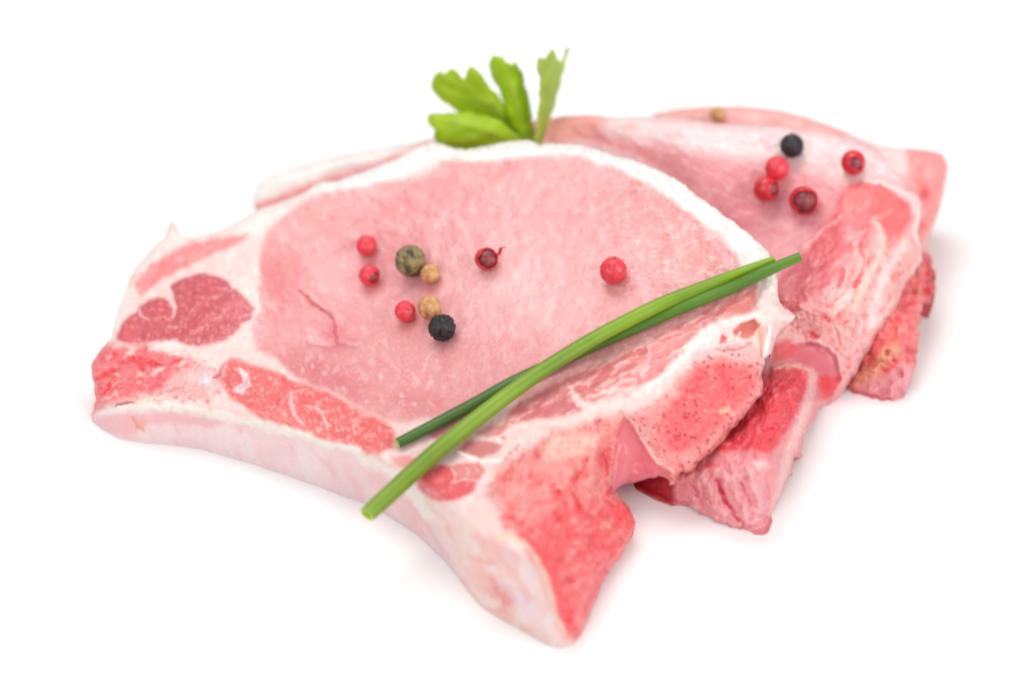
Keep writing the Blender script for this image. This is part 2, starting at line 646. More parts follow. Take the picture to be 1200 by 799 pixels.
EYE = [(325, 260), (315, 268), (310, 285), (306, 300), (305, 320), (304, 340), (307, 355), (309, 365), (298, 374), (295, 388), (298, 402),
       (302, 411), (316, 416), (330, 425), (345, 440), (365, 449), (390, 457), (405, 468), (425, 480), (440, 486), (456, 492), (475, 493),
       (495, 491), (520, 487), (560, 478), (600, 470), (640, 455), (700, 425), (760, 400), (820, 365), (860, 345), (885, 335), (878, 322),
       (866, 315), (861, 298), (850, 285), (842, 275), (828, 268), (815, 256), (800, 247), (787, 235), (775, 228), (762, 220), (745, 210),
       (720, 198), (700, 192), (690, 187), (665, 183), (645, 182), (610, 185), (580, 189), (545, 190), (520, 188), (514, 190), (511, 197),
       (505, 203), (495, 208), (480, 210), (460, 212), (440, 216), (420, 220), (395, 223), (380, 227), (362, 234), (350, 242), (340, 248),
       (330, 255)]
LOWM = [(585, 500), (596, 484), (610, 470), (640, 452), (700, 425), (760, 398), (820, 365), (860, 346), (884, 336), (892, 342), (889, 355),
        (880, 366), (865, 369), (850, 373), (835, 378), (820, 388), (808, 401), (800, 413), (790, 427), (783, 440), (768, 441), (755, 450),
        (738, 460), (718, 463), (698, 471), (686, 480), (668, 485), (645, 490), (620, 493), (600, 495)]
DARKM = [(138, 398), (140, 385), (150, 372), (160, 365), (164, 358), (180, 350), (192, 348), (198, 352), (203, 359), (207, 357), (203, 346),
         (199, 337), (210, 328), (225, 322), (240, 320), (255, 323), (266, 330), (270, 338), (280, 342), (290, 352), (298, 362), (293, 373),
         (285, 379), (273, 392), (262, 399), (245, 404), (225, 405), (205, 400), (190, 401), (165, 403), (145, 402)]
STRIPM = [(158, 330), (165, 320), (176, 309), (195, 298), (210, 290), (225, 283), (245, 282), (265, 278), (280, 276), (290, 273), (285, 282),
          (270, 288), (250, 298), (230, 307), (210, 316), (190, 327), (176, 338), (166, 346), (161, 342)]
RIBM = [(268, 420), (280, 419), (295, 426), (312, 433), (330, 439), (345, 447), (360, 450), (385, 459), (405, 472), (425, 482), (445, 490),
        (460, 500), (464, 512), (461, 525), (445, 531), (430, 532), (418, 523), (405, 520), (390, 518), (370, 512), (355, 504), (340, 498),
        (320, 494), (303, 488), (288, 477), (272, 468), (262, 456), (258, 445), (262, 432)]
RIBB = [(124, 402), (135, 400), (150, 404), (180, 402), (200, 407), (225, 412), (245, 415), (258, 425), (256, 445), (258, 460), (240, 468),
        (215, 466), (190, 470), (165, 470), (140, 473), (122, 480), (107, 489), (104, 470), (104, 445), (102, 425), (118, 402)]
SIDE = [(100, 490), (108, 488), (125, 482), (165, 482), (200, 481), (230, 484), (265, 493), (300, 501), (345, 512), (370, 521), (400, 528),
        (413, 531), (424, 545), (440, 554), (465, 565), (490, 590), (510, 612), (528, 640), (545, 680), (520, 680), (480, 640), (400, 600),
        (300, 560), (200, 530), (120, 515), (100, 500)]
SMALLM = [(488, 560), (497, 550), (515, 544), (530, 546), (545, 543), (562, 543), (569, 552), (560, 563), (557, 574), (548, 581), (535, 586),
          (515, 587), (500, 581), (490, 572)]
SPONGE = [(740, 488), (752, 478), (765, 470), (785, 458), (797, 442), (812, 424), (840, 412), (868, 410), (888, 418), (896, 430), (900, 462),
          (872, 490), (850, 517), (830, 534), (812, 556), (795, 572), (782, 572), (775, 545), (765, 530), (752, 512)]
CANAL = [(727, 508), (733, 490), (739, 489), (746, 503), (757, 524), (770, 543), (786, 553), (772, 562), (748, 568), (720, 577), (716, 560),
         (721, 535)]
CHINE = [(572, 575), (580, 555), (594, 543), (612, 530), (640, 511), (690, 497), (726, 484), (738, 486), (728, 508), (720, 535), (716, 560),
         (718, 573), (735, 582), (750, 612), (742, 640), (720, 675), (705, 695), (692, 730), (682, 748), (666, 748), (655, 727), (646, 692),
         (633, 662), (612, 634), (595, 622), (582, 600)]


def paint1(L):
    fatm = np.ones(len(L.px))
    L.mottle(fatm, (247, 204, 198), 0.6, 20, 0.0, 0.5, seed=21)
    L.mottle(fatm, (253, 238, 233), 0.6, 11, 0.0, 0.45, seed=22)
    L._put(smooth(34, 10, poly_sd(L.wx, L.wy, OUT1[::3])) * smooth(300, 400, L.px) * smooth(330, 290, L.py), (254, 246, 243), 0)
    L.poly([(120, 380), (150, 320), (200, 270), (300, 246), (330, 240), (300, 270), (200, 285), (160, 325), (140, 390)], (253, 240, 233), 8, 0.8)
    # membrane-covered edge
    L.poly(SIDE, (246, 215, 217), 4)
    L.mottle(L.poly(SIDE, None, 4), (249, 228, 230), 0.7, 30, 0.0, 0.4, seed=23, sx=2.5, rot=75)
    L.mottle(L.poly(SIDE, None, 4), (242, 188, 192), 0.5, 16, 0.1, 0.5, seed=24, sx=3, rot=65, h=-0.1)
    L.poly([(110, 490), (125, 484), (165, 484), (200, 484), (230, 487), (265, 496), (250, 502), (205, 495), (170, 499), (150, 512), (120, 502)], (245, 190, 194), 4, 0.9)
    L.blob(164, 496, 9, 10, (243, 175, 150), 0.8)
    L.line([(155, 488, 1.5), (160, 500, 2), (168, 504, 1.5)], (238, 150, 125), 1.5, 0.7)
    L.line([(405, 545, 3), (420, 575, 5), (424, 590, 4)], (246, 200, 202), 5, 0.7)
    L.line([(440, 560, 7), (470, 590, 8), (495, 625, 6)], (247, 203, 203), 6, 0.8)
    L.line([(470, 580, 2), (500, 615, 2), (525, 655, 2)], (240, 185, 190), 2.5, 0.5)
    # cream seam along the lower edge
    L.line([(108, 486, 3), (150, 475, 4), (190, 477, 4), (230, 478, 4), (265, 489, 5), (300, 497, 4), (335, 505, 4), (360, 514, 4), (385, 522, 4),
            (412, 526, 4), (425, 540, 4), (446, 548, 4), (470, 560, 6), (487, 577, 7), (500, 600, 8)], (254, 238, 230), 3, 0.9, 0.25, warp=2.0)
    # upper flank muscle, dark muscle
    m = L.poly(STRIPM, (242, 148, 148), 4, h=-0.1)
    L.mottle(m, (247, 190, 188), 0.6, 7, 0.0, 0.5, sx=3, rot=-25, seed=31)
    m = L.poly(DARKM, (212, 96, 104), 3.0, h=0.2)
    L.mottle(m, (196, 82, 100), 0.7, 26, 0.0, 0.4, seed=32)
    L.mottle(m, (240, 150, 152), 0.75, 5.0, 0.05, 0.42, seed=33, h=0.1)
    L.blob(150, 392, 18, 16, (235, 105, 115), 0.6)
    L.line([(199, 348, 2.5), (205, 358, 2.5), (203, 368, 1.2), (201, 374, 0.5)], (246, 205, 203), 1.8, 0.9)
    L.line([(163, 362, 1.5), (166, 370, 2), (175, 374, 0.7)], (243, 190, 190), 1.5, 0.8)
    for p in ([(268, 342, 1), (276, 338, 1)], [(180, 375, .8), (190, 372, .8), (200, 377, .6)], [(218, 355, .7), (222, 366, .6)], [(245, 350, .6), (258, 348, .5)],
              [(252, 376, .8), (262, 368, .6)], [(280, 372, .8), (294, 368, 1)], [(195, 385, .8), (212, 382, .8)]):
        L.line(p, (243, 175, 178), 1.5, 0.7, warp=1.5)
    L.line([(132, 372, 1.5), (138, 362, 1.5)], (225, 190, 170), 2, 0.8)
    L.line([(150, 335, 1.5), (158, 322, 2)], (243, 195, 175), 2.5, 0.7)
    L.blob(203, 266, 5, 9, (244, 222, 214), 0.8)
    # rib bone
    m = L.poly(RIBB, (247, 186, 184), 4)
    red = L.poly([(118, 404), (150, 406), (180, 404), (205, 410), (226, 418), (224, 428), (205, 436), (188, 456), (165, 462), (138, 468), (116, 478), (106, 488), (100, 470), (104, 430)],
                 (245, 118, 124), 5, 0.95)
    L.mottle(red, (238, 62, 76), 0.75, 13, 0.05, 0.45, seed=41, sx=1.8, rot=15, h=-0.35)
    L.mottle(red, (252, 175, 172), 0.65, 7, 0.15, 0.5, seed=42, h=0.35)
    for p in ([(152, 418, 2), (170, 424, 4), (185, 427, 2.5)], [(116, 444, 3), (132, 434, 3), (138, 430, 2)], [(164, 428, 2), (166, 440, 1.5), (160, 446, 1)],
              [(200, 424, 2), (212, 420, 1.5)], [(120, 462, 2), (128, 452, 2)], [(186, 438, 1.5), (193, 433, 1)]):
        L.line(p, (228, 45, 62), 2, 0.75, -0.5, warp=1.4)
    L.mottle(m, (250, 222, 214), 0.8, 9, 0.05, 0.5, seed=43, sx=1.6, rot=-10, h=0.2)
    L.poly([(175, 402), (205, 398), (220, 408), (245, 412), (262, 420), (255, 432), (225, 420), (200, 415), (180, 410)], (250, 226, 220), 4, 0.85)
    L.blob(243, 446, 16, 16, (241, 224, 234), 0.85)
    L.blob(225, 440, 14, 10, (249, 215, 205), 0.7)
    L.line([(136, 475, .8), (146, 472, 1.6), (156, 471, .8)], (222, 120, 118), 1.0, 0.9, -0.5)
    L.line([(195, 458, 1), (203, 456, 1.6), (214, 454, .8)], (232, 135, 128), 1.3, 0.85, -0.3)
    L.line([(162, 471, 3), (176, 467, 3), (190, 464, 2)], (252, 226, 205), 2, 0.7, 0.3)
    for x, y, r in ((206, 467, 3), (214, 469, 4), (222, 467, 3), (228, 468, 3), (243, 469, 4), (256, 458, 4)):
        L.blob(x, y, r * 1.4, r, (226, 130, 138), 0.8)
    L.line([(250, 442, 2), (256, 441, 2), (259, 432, 1.2), (263, 424, .7)], (206, 100, 122), 1.5, 0.85, -0.4)
    # rib meat
    m = L.poly(RIBM, (240, 120, 118), 3.6, h=0.1)
    L.mottle(m, (230, 98, 106), 0.6, 12, 0.0, 0.45, seed=51)
    L.mottle(m, (249, 184, 178), 0.8, 4.6, 0.0, 0.42, seed=52, h=0.12)
    L.poly([(280, 430), (290, 435), (292, 450), (284, 462), (272, 458), (285, 448)], (248, 226, 228), 2.5, 0.9)
    L.blob(274, 445, 9, 11, (234, 120, 122), 1.0, 0.3, hard=0.6)
    L.line([(280, 456, 1), (287, 452, 1.5), (289, 444, .7)], (200, 120, 140), 1.2, 0.6)
    L.line([(342, 457, 1.5), (341, 470, 3), (346, 485, 2.5), (356, 498, 1.5)], (250, 196, 196), 1.8, 0.9, 0.2)
    L.line([(330, 466, .6), (342, 459, 1.5), (362, 455, .8)], (248, 190, 186), 1.6, 0.8)
    L.line([(368, 476, 1.2), (377, 484, 1.6), (382, 494, 1.6), (387, 500, 1)], (251, 200, 198), 1.4, 0.9, 0.2)
    L.line([(358, 476, .8), (366, 478, 1.2), (373, 474, .8)], (250, 190, 190), 1.3, 0.8)
    L.blob(416, 493, 10, 5, (249, 190, 192), 0.8)
    L.blob(432, 510, 9, 5, (249, 190, 192), 0.6)
    L.line([(322, 472, .8), (335, 462, 1), (342, 456, .8)], (205, 80, 95), 1.2, 0.6, -0.2)
    L.blob(452, 520, 10, 9, (226, 105, 112), 0.5)
    # eye of the loin
    L.poly(EYE, (250, 206, 196), 7, 0.5)
    e = L.poly(EYE, (237, 165, 166), 5.0, h=-0.10, warp=1.3)
    L.blob(340, 275, 60, 50, (246, 146, 146), 0.0)
    def inside(x, y, rx, ry, rgb, a, rot=0):
        dx, dy = L.wx - x, L.wy - y
        c, s = math.cos(math.radians(rot)), math.sin(math.radians(rot))
        d = np.hypot((dx * c + dy * s) / rx, (-dx * s + dy * c) / ry)
        L._put((1 - smooth(0.1, 1, d)) * a * e, rgb, 0)
    inside(350, 265, 90, 55, (244, 148, 146), 0.75, -20)
    inside(470, 235, 75, 32, (243, 146, 146), 0.8, -10)
    inside(320, 330, 40, 90, (240, 146, 149), 0.7)
    inside(600, 330, 130, 90, (241, 187, 187), 0.8)
    inside(440, 350, 70, 60, (240, 164, 168), 0.5)
    inside(650, 215, 150, 30, (246, 160, 157), 0.7, 6)
    inside(790, 280, 75, 45, (246, 163, 159), 0.8, 35)
    inside(820, 300, 40, 30, (247, 145, 135), 0.6, 35)
    inside(380, 440, 90, 35, (226, 132, 137), 0.95, 25)
    inside(480, 470, 60, 28, (231, 146, 150), 0.8)
    inside(395, 395, 40, 22, (226, 130, 138), 0.8, 30)
    inside(700, 380, 80, 40, (246, 178, 178), 0.5, -25)
    L.mottle(e, (250, 206, 204), 0.40, 9, 0.0, 0.55, seed=61, sx=1.6, rot=70)
    L.mottle(e, (232, 140, 146), 0.45, 16, 0.05, 0.5, seed=62, sx=2.2, rot=80)
    L.mottle(e, (252, 220, 216), 0.32, 3.4, 0.10, 0.5, seed=63, h=0.07)
    L.mottle(e * smooth(640, 780, L.px), (253, 222, 217), 0.6, 3.2, 0.05, 0.45, seed=64, sx=4.0, rot=-12, h=0.11)  # pale wrinkles with the wet sheen painted into colour and relief
    # seam in the eye
    L.line([(350, 340, .8), (362, 352, 1.4), (372, 360, 1.6), (386, 368, 1.8), (391, 376, 1), (394, 396, .8), (396, 403, .6)], (186, 78, 90), 2.2, 0.75, -0.8, warp=1.2)
    L.line([(362, 402, 1), (385, 407, 2.5), (400, 402, 2), (418, 405, 1)], (212, 126, 140), 5, 0.7, -0.6)
    L.blob(372, 385, 18, 14, (243, 178, 186), 0.6, 0.3)
    L.blob(428, 255, 3, 4, (226, 120, 122), 0.6)
    L.line([(384, 240, .6), (382, 250, 1.2), (378, 256, .8)], (252, 196, 190), 1.6, 0.8)
    L.line([(345, 258, 1.5), (350, 268, 2)], (250, 180, 176), 3, 0.7)
    L.line([(500, 205, 3), (507, 225, 5), (500, 250, 3)], (238, 140, 146), 7, 0.6)
    for x, y, r in ((380, 436, 4.5), (446, 440, 6), (366, 428, 3), (486, 474, 5), (402, 455, 3), (470, 462, 4), (430, 470, 3)):
        L.blob(x, y, r, r * 0.8, (250, 214, 212), 0.75, 0.25)
    for p in ([(352, 425, .6), (355, 436, 1), (352, 442, .5)], [(389, 440, 1), (396, 430, 1)], [(495, 435, 1), (498, 425, 1), (504, 415, 1), (515, 408, .8)], [(484, 436, 1.4), (490, 446, 1)],
              [(308, 352, .8), (325, 356, .6), (332, 358, .3)], [(296, 376, 1), (308, 384, .7)], [(300, 392, 1), (322, 392, .5)], [(590, 405, 1), (592, 425, .5)], [(505, 440, .8), (500, 455, .5)]):
        L.line(p, (252, 214, 210), 1.8, 0.5, 0.10, warp=1.6)
    for p in ([(440, 420, .8), (470, 440, 1), (482, 448, .6)], [(465, 425, .7), (474, 436, .7)], [(405, 430, .8), (425, 424, .8)]):
        L.line(p, (218, 128, 138), 2, 0.5, -0.2)
    # muscles below the chives
    m = L.poly(LOWM, (233, 138, 138), 5, h=-0.1, warp=2.0)
    L.mottle(m, (248, 198, 194), 0.85, 7, -0.05, 0.35, seed=71, sx=3.0, rot=-30, h=0.2)
    L.mottle(m, (214, 108, 116), 0.6, 12, 0.05, 0.5, seed=72, sx=2.2, rot=-28, h=-0.15)
    L.poly([(596, 484), (615, 468), (640, 455), (655, 455), (668, 468), (680, 478), (650, 486), (615, 490)], (212, 120, 128), 5, 0.65)
    L.poly([(850, 352), (880, 340), (890, 345), (884, 360), (865, 366), (845, 368)], (246, 152, 140), 4, 0.7)
    L.line([(700, 432, 1), (730, 415, 1.5), (760, 400, 1), (800, 388, .8)], (249, 200, 198), 2, 0.75)
    L.line([(668, 452, 3), (674, 462, 4), (686, 474, 4), (695, 478, 3)], (252, 224, 219), 3, 0.75, 0.15, warp=2.5)
    L.line([(752, 440, 3), (758, 425, 3), (764, 410, 1.5)], (251, 210, 206), 4, 0.6, 0.1, warp=2.5)
    L.line([(716, 455, 2), (728, 446, 2.5), (745, 444, 2)], (251, 214, 212), 2.5, 0.8, 0.2)
    L.line([(690, 465, 1.2), (715, 458, 2), (740, 455, 2.5)], (251, 218, 214), 2, 0.8)
    L.blob(776, 432, 12, 9, (238, 130, 128), 0.8)
    L.blob(748, 446, 10, 7, (238, 140, 142), 0.6)
    L.poly([(500, 508), (520, 498), (548, 490), (570, 482), (565, 498), (540, 508), (512, 515)], (222, 140, 146), 3, 0.85)
    L.poly([(536, 527), (546, 517), (568, 515), (592, 521), (582, 531), (560, 537)], (216, 128, 130), 3, 0.9)
    L.poly([(556, 507), (575, 497), (598, 499), (585, 510), (570, 513)], (226, 140, 142), 3, 0.8)
    L.poly([(457, 537), (475, 533), (492, 538), (480, 549), (468, 546)], (243, 162, 160), 3, 0.9)
    L.line([(515, 538, 4), (532, 534, 5), (545, 534, 3)], (228, 205, 203), 3, 0.8)
    L.line([(537, 528, 1.5), (550, 536, 2.5), (566, 540, 2), (590, 537, 1)], (253, 240, 238), 1.6, 0.9, 0.4)
    for x, y in ((583, 507), (590, 512), (604, 526), (598, 530), (593, 537), (607, 521)):
        L.blob(x, y, 5, 4, (226, 120, 140), 0.8, -0.2)
    m = L.poly(SMALLM, (235, 106, 110), 3, h=0.1)
    L.mottle(m, (246, 168, 168), 0.7, 5, 0.1, 0.5, seed=73)
    L.poly([(530, 546), (545, 543), (562, 543), (568, 552), (558, 560), (540, 561), (530, 556)], (241, 152, 152), 2, 0.9)
    for p in ([(529, 565, 1), (545, 562, 1.2), (562, 563, 1)], [(528, 548, .8), (534, 555, 1), (532, 562, .8)], [(545, 547, .6), (550, 553, 1), (546, 558, .6)], [(556, 546, .6), (561, 553, .8)]):
        L.line(p, (250, 208, 206), 1.2, 0.85, 0.1)
    L.line([(497, 568, .8), (515, 568, 1), (530, 563, .8)], (220, 90, 100), 1.2, 0.6)
    L.blob(553, 596, 7, 9, (245, 200, 200), 0.7)
    # chine bone
    L.poly(CHINE, (250, 196, 190), 16, 0.8, warp=2.5)
    m = L.poly(CHINE, (250, 156, 152), 9, warp=2.5)
    L.blob(615, 590, 60, 70, (249, 160, 160), 0.5)
    lo = L.poly([(608, 628), (640, 600), (690, 590), (738, 590), (748, 612), (735, 645), (700, 700), (690, 730), (680, 742), (664, 742), (655, 725), (646, 692), (633, 662)],
                (249, 116, 118), 10, 0.9)
    L.mottle(m, (242, 84, 92), 0.7, 14, 0.0, 0.42, seed=81, sx=1.6, rot=-55, h=-0.45)
    L.mottle(m, (253, 190, 180), 0.6, 10, 0.08, 0.5, seed=82, sx=1.8, rot=-50, h=0.45)
    L.mottle(lo, (247, 92, 102), 0.5, 9, 0.05, 0.5, seed=83, h=-0.3)
    L.line([(612, 628, 3), (630, 645, 7), (648, 680, 8), (660, 715, 8), (666, 735, 5)], (246, 90, 98), 7, 0.8)
    L.line([(735, 620, 3), (716, 645, 5), (704, 670, 5), (692, 700, 4), (684, 720, 3)], (240, 85, 98), 4, 0.75, -0.3)
    for p in ([(668, 572, 1), (676, 585, 3), (681, 594, 2)], [(688, 540, 1), (682, 552, 2), (672, 570, 1.5)], [(706, 530, 2), (712, 545, 2.5), (709, 558, 1)], [(688, 624, 2), (691, 630, 1)],
              [(712, 588, 2), (725, 596, 2), (735, 608, 1)], [(590, 605, 4), (602, 606, 4)], [(652, 600, 1), (657, 608, 1.5)], [(680, 700, 1), (686, 714, 2)]):
        L.line(p, (238, 70, 80), 2.4, 0.75, -0.4, warp=1.6)
    L.poly([(632, 525), (650, 512), (680, 508), (700, 512), (690, 530), (665, 540), (640, 540)], (251, 202, 188), 6, 0.8)
    L.line([(650, 535, 4), (690, 520, 4), (725, 490, 4)], (251, 196, 186), 4, 0.6)
    L.line([(584, 630, 5), (600, 632, 6), (610, 638, 4)], (251, 214, 192), 4, 0.8)
    L.line([(613, 632, 1.5), (630, 655, 2.5), (642, 685, 2.5), (652, 722, 2.5), (662, 742, 2)], (253, 220, 200), 2.5, 0.9, 0.3)
    L.line([(590, 634, .8), (597, 640, 1), (604, 636, .8)], (240, 150, 130), 1.2, 0.6)
    cr = np.abs(noise2(L.px * 0.8 + L.py * 0.3, L.py * 0.5 - L.px * 0.2, 13, 3, 84))
    L.dz += m * (1.7 * (0.18 - cr) + 1.0 * noise2(L.px, L.py, 24, 2, 85))
    # tip side below the chine
    L.blob(620, 712, 18, 26, (241, 222, 234), 0.8, rot=-20)
    L.poly([(553, 655), (562, 650), (572, 668), (585, 682), (600, 692), (605, 714), (618, 740), (600, 732), (580, 716), (562, 690)], (247, 188, 178), 9, 0.8, warp=2.5)
    L.poly([(575, 678), (590, 688), (602, 700), (602, 714), (586, 712), (576, 700)], (232, 142, 138), 8, 0.7, warp=2.5)
    L.line([(550, 652, 1), (560, 655, 2.5), (575, 660, 2)], (240, 160, 150), 2.5, 0.7)
    L.line([(572, 650, 1), (580, 660, 2)], (240, 160, 156), 2, 0.7)
    L.poly([(540, 595), (580, 585), (590, 610), (575, 640), (545, 640), (528, 615)], (248, 216, 211), 10, 0.7)
    tipm = L.poly([(500, 590), (560, 600), (600, 630), (640, 680), (660, 745), (640, 758), (580, 730), (540, 680)], None, 10)
    L.mottle(tipm, (246, 186, 178), 0.65, 20, 0.0, 0.4, seed=86, sx=2.0, rot=55)
    L.mottle(tipm, (253, 236, 232), 0.6, 14, 0.05, 0.45, seed=87, sx=2.2, rot=60, h=0.15)
    L.mottle(tipm, (236, 214, 228), 0.5, 18, 0.1, 0.45, seed=88, sx=2.0, rot=60)
    # vertebra, sawn
    m = L.poly(SPONGE, (247, 156, 154), 6, warp=2.0)
    r = L.poly([(772, 500), (790, 470), (806, 446), (818, 430), (848, 424), (872, 428), (884, 440), (882, 460), (866, 478), (842, 500), (820, 520), (795, 530), (780, 520)], (244, 112, 116), 8, 0.95)
    L.mottle(r, (236, 84, 96), 0.8, 18, -0.05, 0.45, seed=91)
    L.blob(822, 444, 16, 12, (236, 75, 88), 0.6)
    L.blob(855, 455, 20, 16, (236, 82, 94), 0.6)
    L.mottle(m, (251, 180, 172), 0.45, 6, 0.08, 0.5, seed=92, h=0.2)
    L.mottle(m, (222, 78, 86), 0.6, 3.2, 0.18, 0.55, seed=93, h=-0.3)
    L.blob(757, 508, 14, 20, (251, 196, 188), 0.7)
    L.line([(846, 482, 3), (852, 478, 3), (858, 484, 2)], (250, 200, 175), 3, 0.8)
    L.line([(893, 440, 2), (896, 455, 5), (880, 478, 5), (855, 508, 4), (835, 528, 4), (815, 545, 3)], (250, 178, 176), 3, 0.85)
    L.poly([(808, 416), (830, 408), (860, 404), (884, 408), (890, 424), (872, 424), (846, 419), (822, 424)], (247, 190, 190), 3, 0.9)
    L.line([(838, 410, .5), (862, 410, 1), (872, 406, 1), (880, 402, .7)], (215, 115, 122), 1.1, 0.8, -0.4)
    for _ in range(120):
        x, y = rnd.uniform(770, 884), rnd.uniform(428, 535)
        if (x - 770) / 120 + (y - 428) / 120 > 1.5 or (x - 770) / 100 + (y - 428) / 60 < 0.7:
            continue
        L.blob(x, y, rnd.uniform(1.3, 2.4), rnd.uniform(1.8, 3.6), (196, 52, 62), rnd.uniform(0.2, 0.65), -0.35, hard=0.1, rot=rnd.uniform(0, 90))
    # spinal canal
    L.poly(CANAL, (240, 140, 150), 2.5, h=-0.2, warp=0.4)
    L.line([(722, 520, 2), (718, 545, 3), (712, 530, 2), (703, 545, 3)], (243, 105, 112), 3, 0.7, 0.2)
    L.line([(734, 488, 1.5), (742, 498, 1.5), (756, 522, 1.5), (770, 543, 2), (790, 553, 2)], (252, 190, 182), 1.6, 0.95, 0.5)
    L.line([(727, 520, 1), (722, 540, 1), (719, 562, 1)], (252, 186, 184), 1.2, 0.85, 0.3)
    L.line([(740, 490, 2), (765, 478, 3), (790, 462, 4)], (249, 196, 188), 5, 0.5)
    # white fat web by the rim
    L.line([(905, 330, 8), (900, 350, 9), (893, 370, 8), (870, 373, 5), (846, 380, 5.5), (826, 393, 7), (806, 410, 7), (792, 428, 5), (777, 443, 5), (760, 452, 4), (745, 460, 3)],
           (253, 236, 230), 4, 1.0, 0.22, warp=2.0)
    L.line([(748, 458, 5), (720, 468, 4), (690, 481, 4), (660, 490, 3), (630, 497, 4), (605, 512, 3)], (251, 214, 207), 5, 0.6, 0.08, warp=2.5)
    L.mottle(L.poly([(740, 466), (800, 405), (850, 372), (900, 365), (895, 385), (840, 395), (812, 420), (790, 450)], None, 5), (247, 196, 190), 0.55, 8, 0.05, 0.45, seed=94)
    L.line([(895, 345, 10), (905, 365, 12), (922, 371, 8), (934, 371, 2)], (250, 222, 217), 4, 0.8)
    L.poly([(858, 390), (868, 379), (884, 373), (889, 382), (882, 394), (872, 397)], (228, 132, 120), 2, 0.95, -0.7)
    L.poly([(840, 402), (846, 392), (852, 396), (850, 402)], (222, 100, 112), 1.5, 0.9, -0.4)
    L.line([(862, 398, 1.2), (866, 391, 1.5), (868, 388, .5)], (253, 226, 222), 1.2, 0.9, 0.5)
    L.line([(845, 404, 2), (868, 400, 2.5), (880, 400, 1)], (249, 206, 206), 2, 0.9, 0.4)
    L.line([(889, 378, 2), (891, 398, 3), (893, 416, 2)], (245, 176, 150), 2, 0.85)
    L.line([(903, 384, 2.5), (900, 400, 3), (896, 417, 3)], (254, 246, 240), 1.4, 1.0, 0.7)
    L.line([(880, 405, 4), (886, 425, 4), (892, 432, 3)], (248, 190, 186), 4, 0.7)
    # crumbs of fat on the rim
    rim = smooth(16, 4, poly_sd(L.wx, L.wy, OUT1[::3])) * smooth(330, 420, L.px) * smooth(300, 270, L.py - 0.12 * L.px)
    L.dz += 0.9 * rim * noise2(L.px, L.py, 11, 2, 77)
    L.mottle(rim, (249, 222, 216), 0.7, 9, 0.05, 0.45, seed=76)
    # meat's own unevenness
    L.dz += 0.25 * noise2(L.px, L.py, 60, 2, 78) + (0.15 - 0.04 * e) * noise2(L.px, L.py, 14, 2, 79) + (0.07 - 0.03 * e) * L.grain


P1 = [('fat_rim', 'fat', 'creamy white fat', None),
      ('edge_membrane', 'membrane', 'pale pink smooth cut edge', [SIDE]),
      ('loin_muscle', 'muscle', 'large pale pink round of lean meat', [EYE]),
      ('lower_muscle', 'muscle', 'marbled strip of pink meat', [LOWM]),
      ('dark_muscle', 'muscle', 'dark red rounded patch of meat', [DARKM]),
      ('flank_muscle', 'muscle', 'thin pink streak of meat in fat', [STRIPM]),
      ('rib_muscle', 'muscle', 'coral red strip of meat along the edge', [RIBM]),
      ('small_muscle', 'muscle', 'small round red patch of meat', [SMALLM]),
      ('rib_bone', 'bone', 'bright red sawn rib end', [RIBB]),
      ('chine_bone', 'bone', 'red pointed bone corner', [CHINE]),
      ('vertebra_bone', 'sponge', 'spongy red sawn bone with dark pores', [SPONGE]),
      ('spinal_canal', 'membrane', 'smooth pink hollow in the bone', [CANAL])]
chop1 = build_chop('pork_chop', 'whole raw pork chop lying on top, carrying two green chives and nine peppercorns', OUT1, Z1, CON1, paint1, P1,
                   base=(248, 214, 210), overhang=[(918, 376, 24, 1.5), (900, 412, 14, 2.0)])

# ------------------------------------------------------------------ middle chop
OUT2 = [(297, 240), (297, 228), (302, 215), (320, 204), (360, 193), (400, 183), (440, 175), (480, 168), (510, 161), (560, 152), (610, 143),
        (640, 139), (660, 136), (690, 135), (720, 138), (760, 137), (800, 140), (840, 145), (880, 147), (915, 148), (935, 152), (960, 153),
        (975, 158), (1000, 163), (1020, 170), (1035, 180), (1046, 196), (1060, 210), (1072, 222), (1080, 238), (1079, 255), (1075, 272),
        (1079, 288), (1080, 305), (1074, 318), (1064, 330), (1056, 350), (1046, 370), (1036, 386), (1026, 401), (1013, 420), (1001, 440),
        (992, 454), (984, 466), (972, 474), (960, 477), (955, 488), (948, 500), (942, 512), (940, 530), (941, 541), (932, 540), (926, 555),
        (915, 580), (906, 602), (903, 618), (894, 627), (880, 623), (860, 618), (840, 611), (825, 603), (810, 594), (800, 592), (786, 592), (766, 585), (746, 574),
        (734, 552), (735, 500), (690, 460), (620, 420), (540, 390), (450, 350), (370, 310), (315, 285)]
OUT2 = ragged(OUT2, 1.0, [(860, 615, 70, 6), (935, 530, 60, 7), (1000, 440, 50, 3), (1070, 320, 40, 4)])
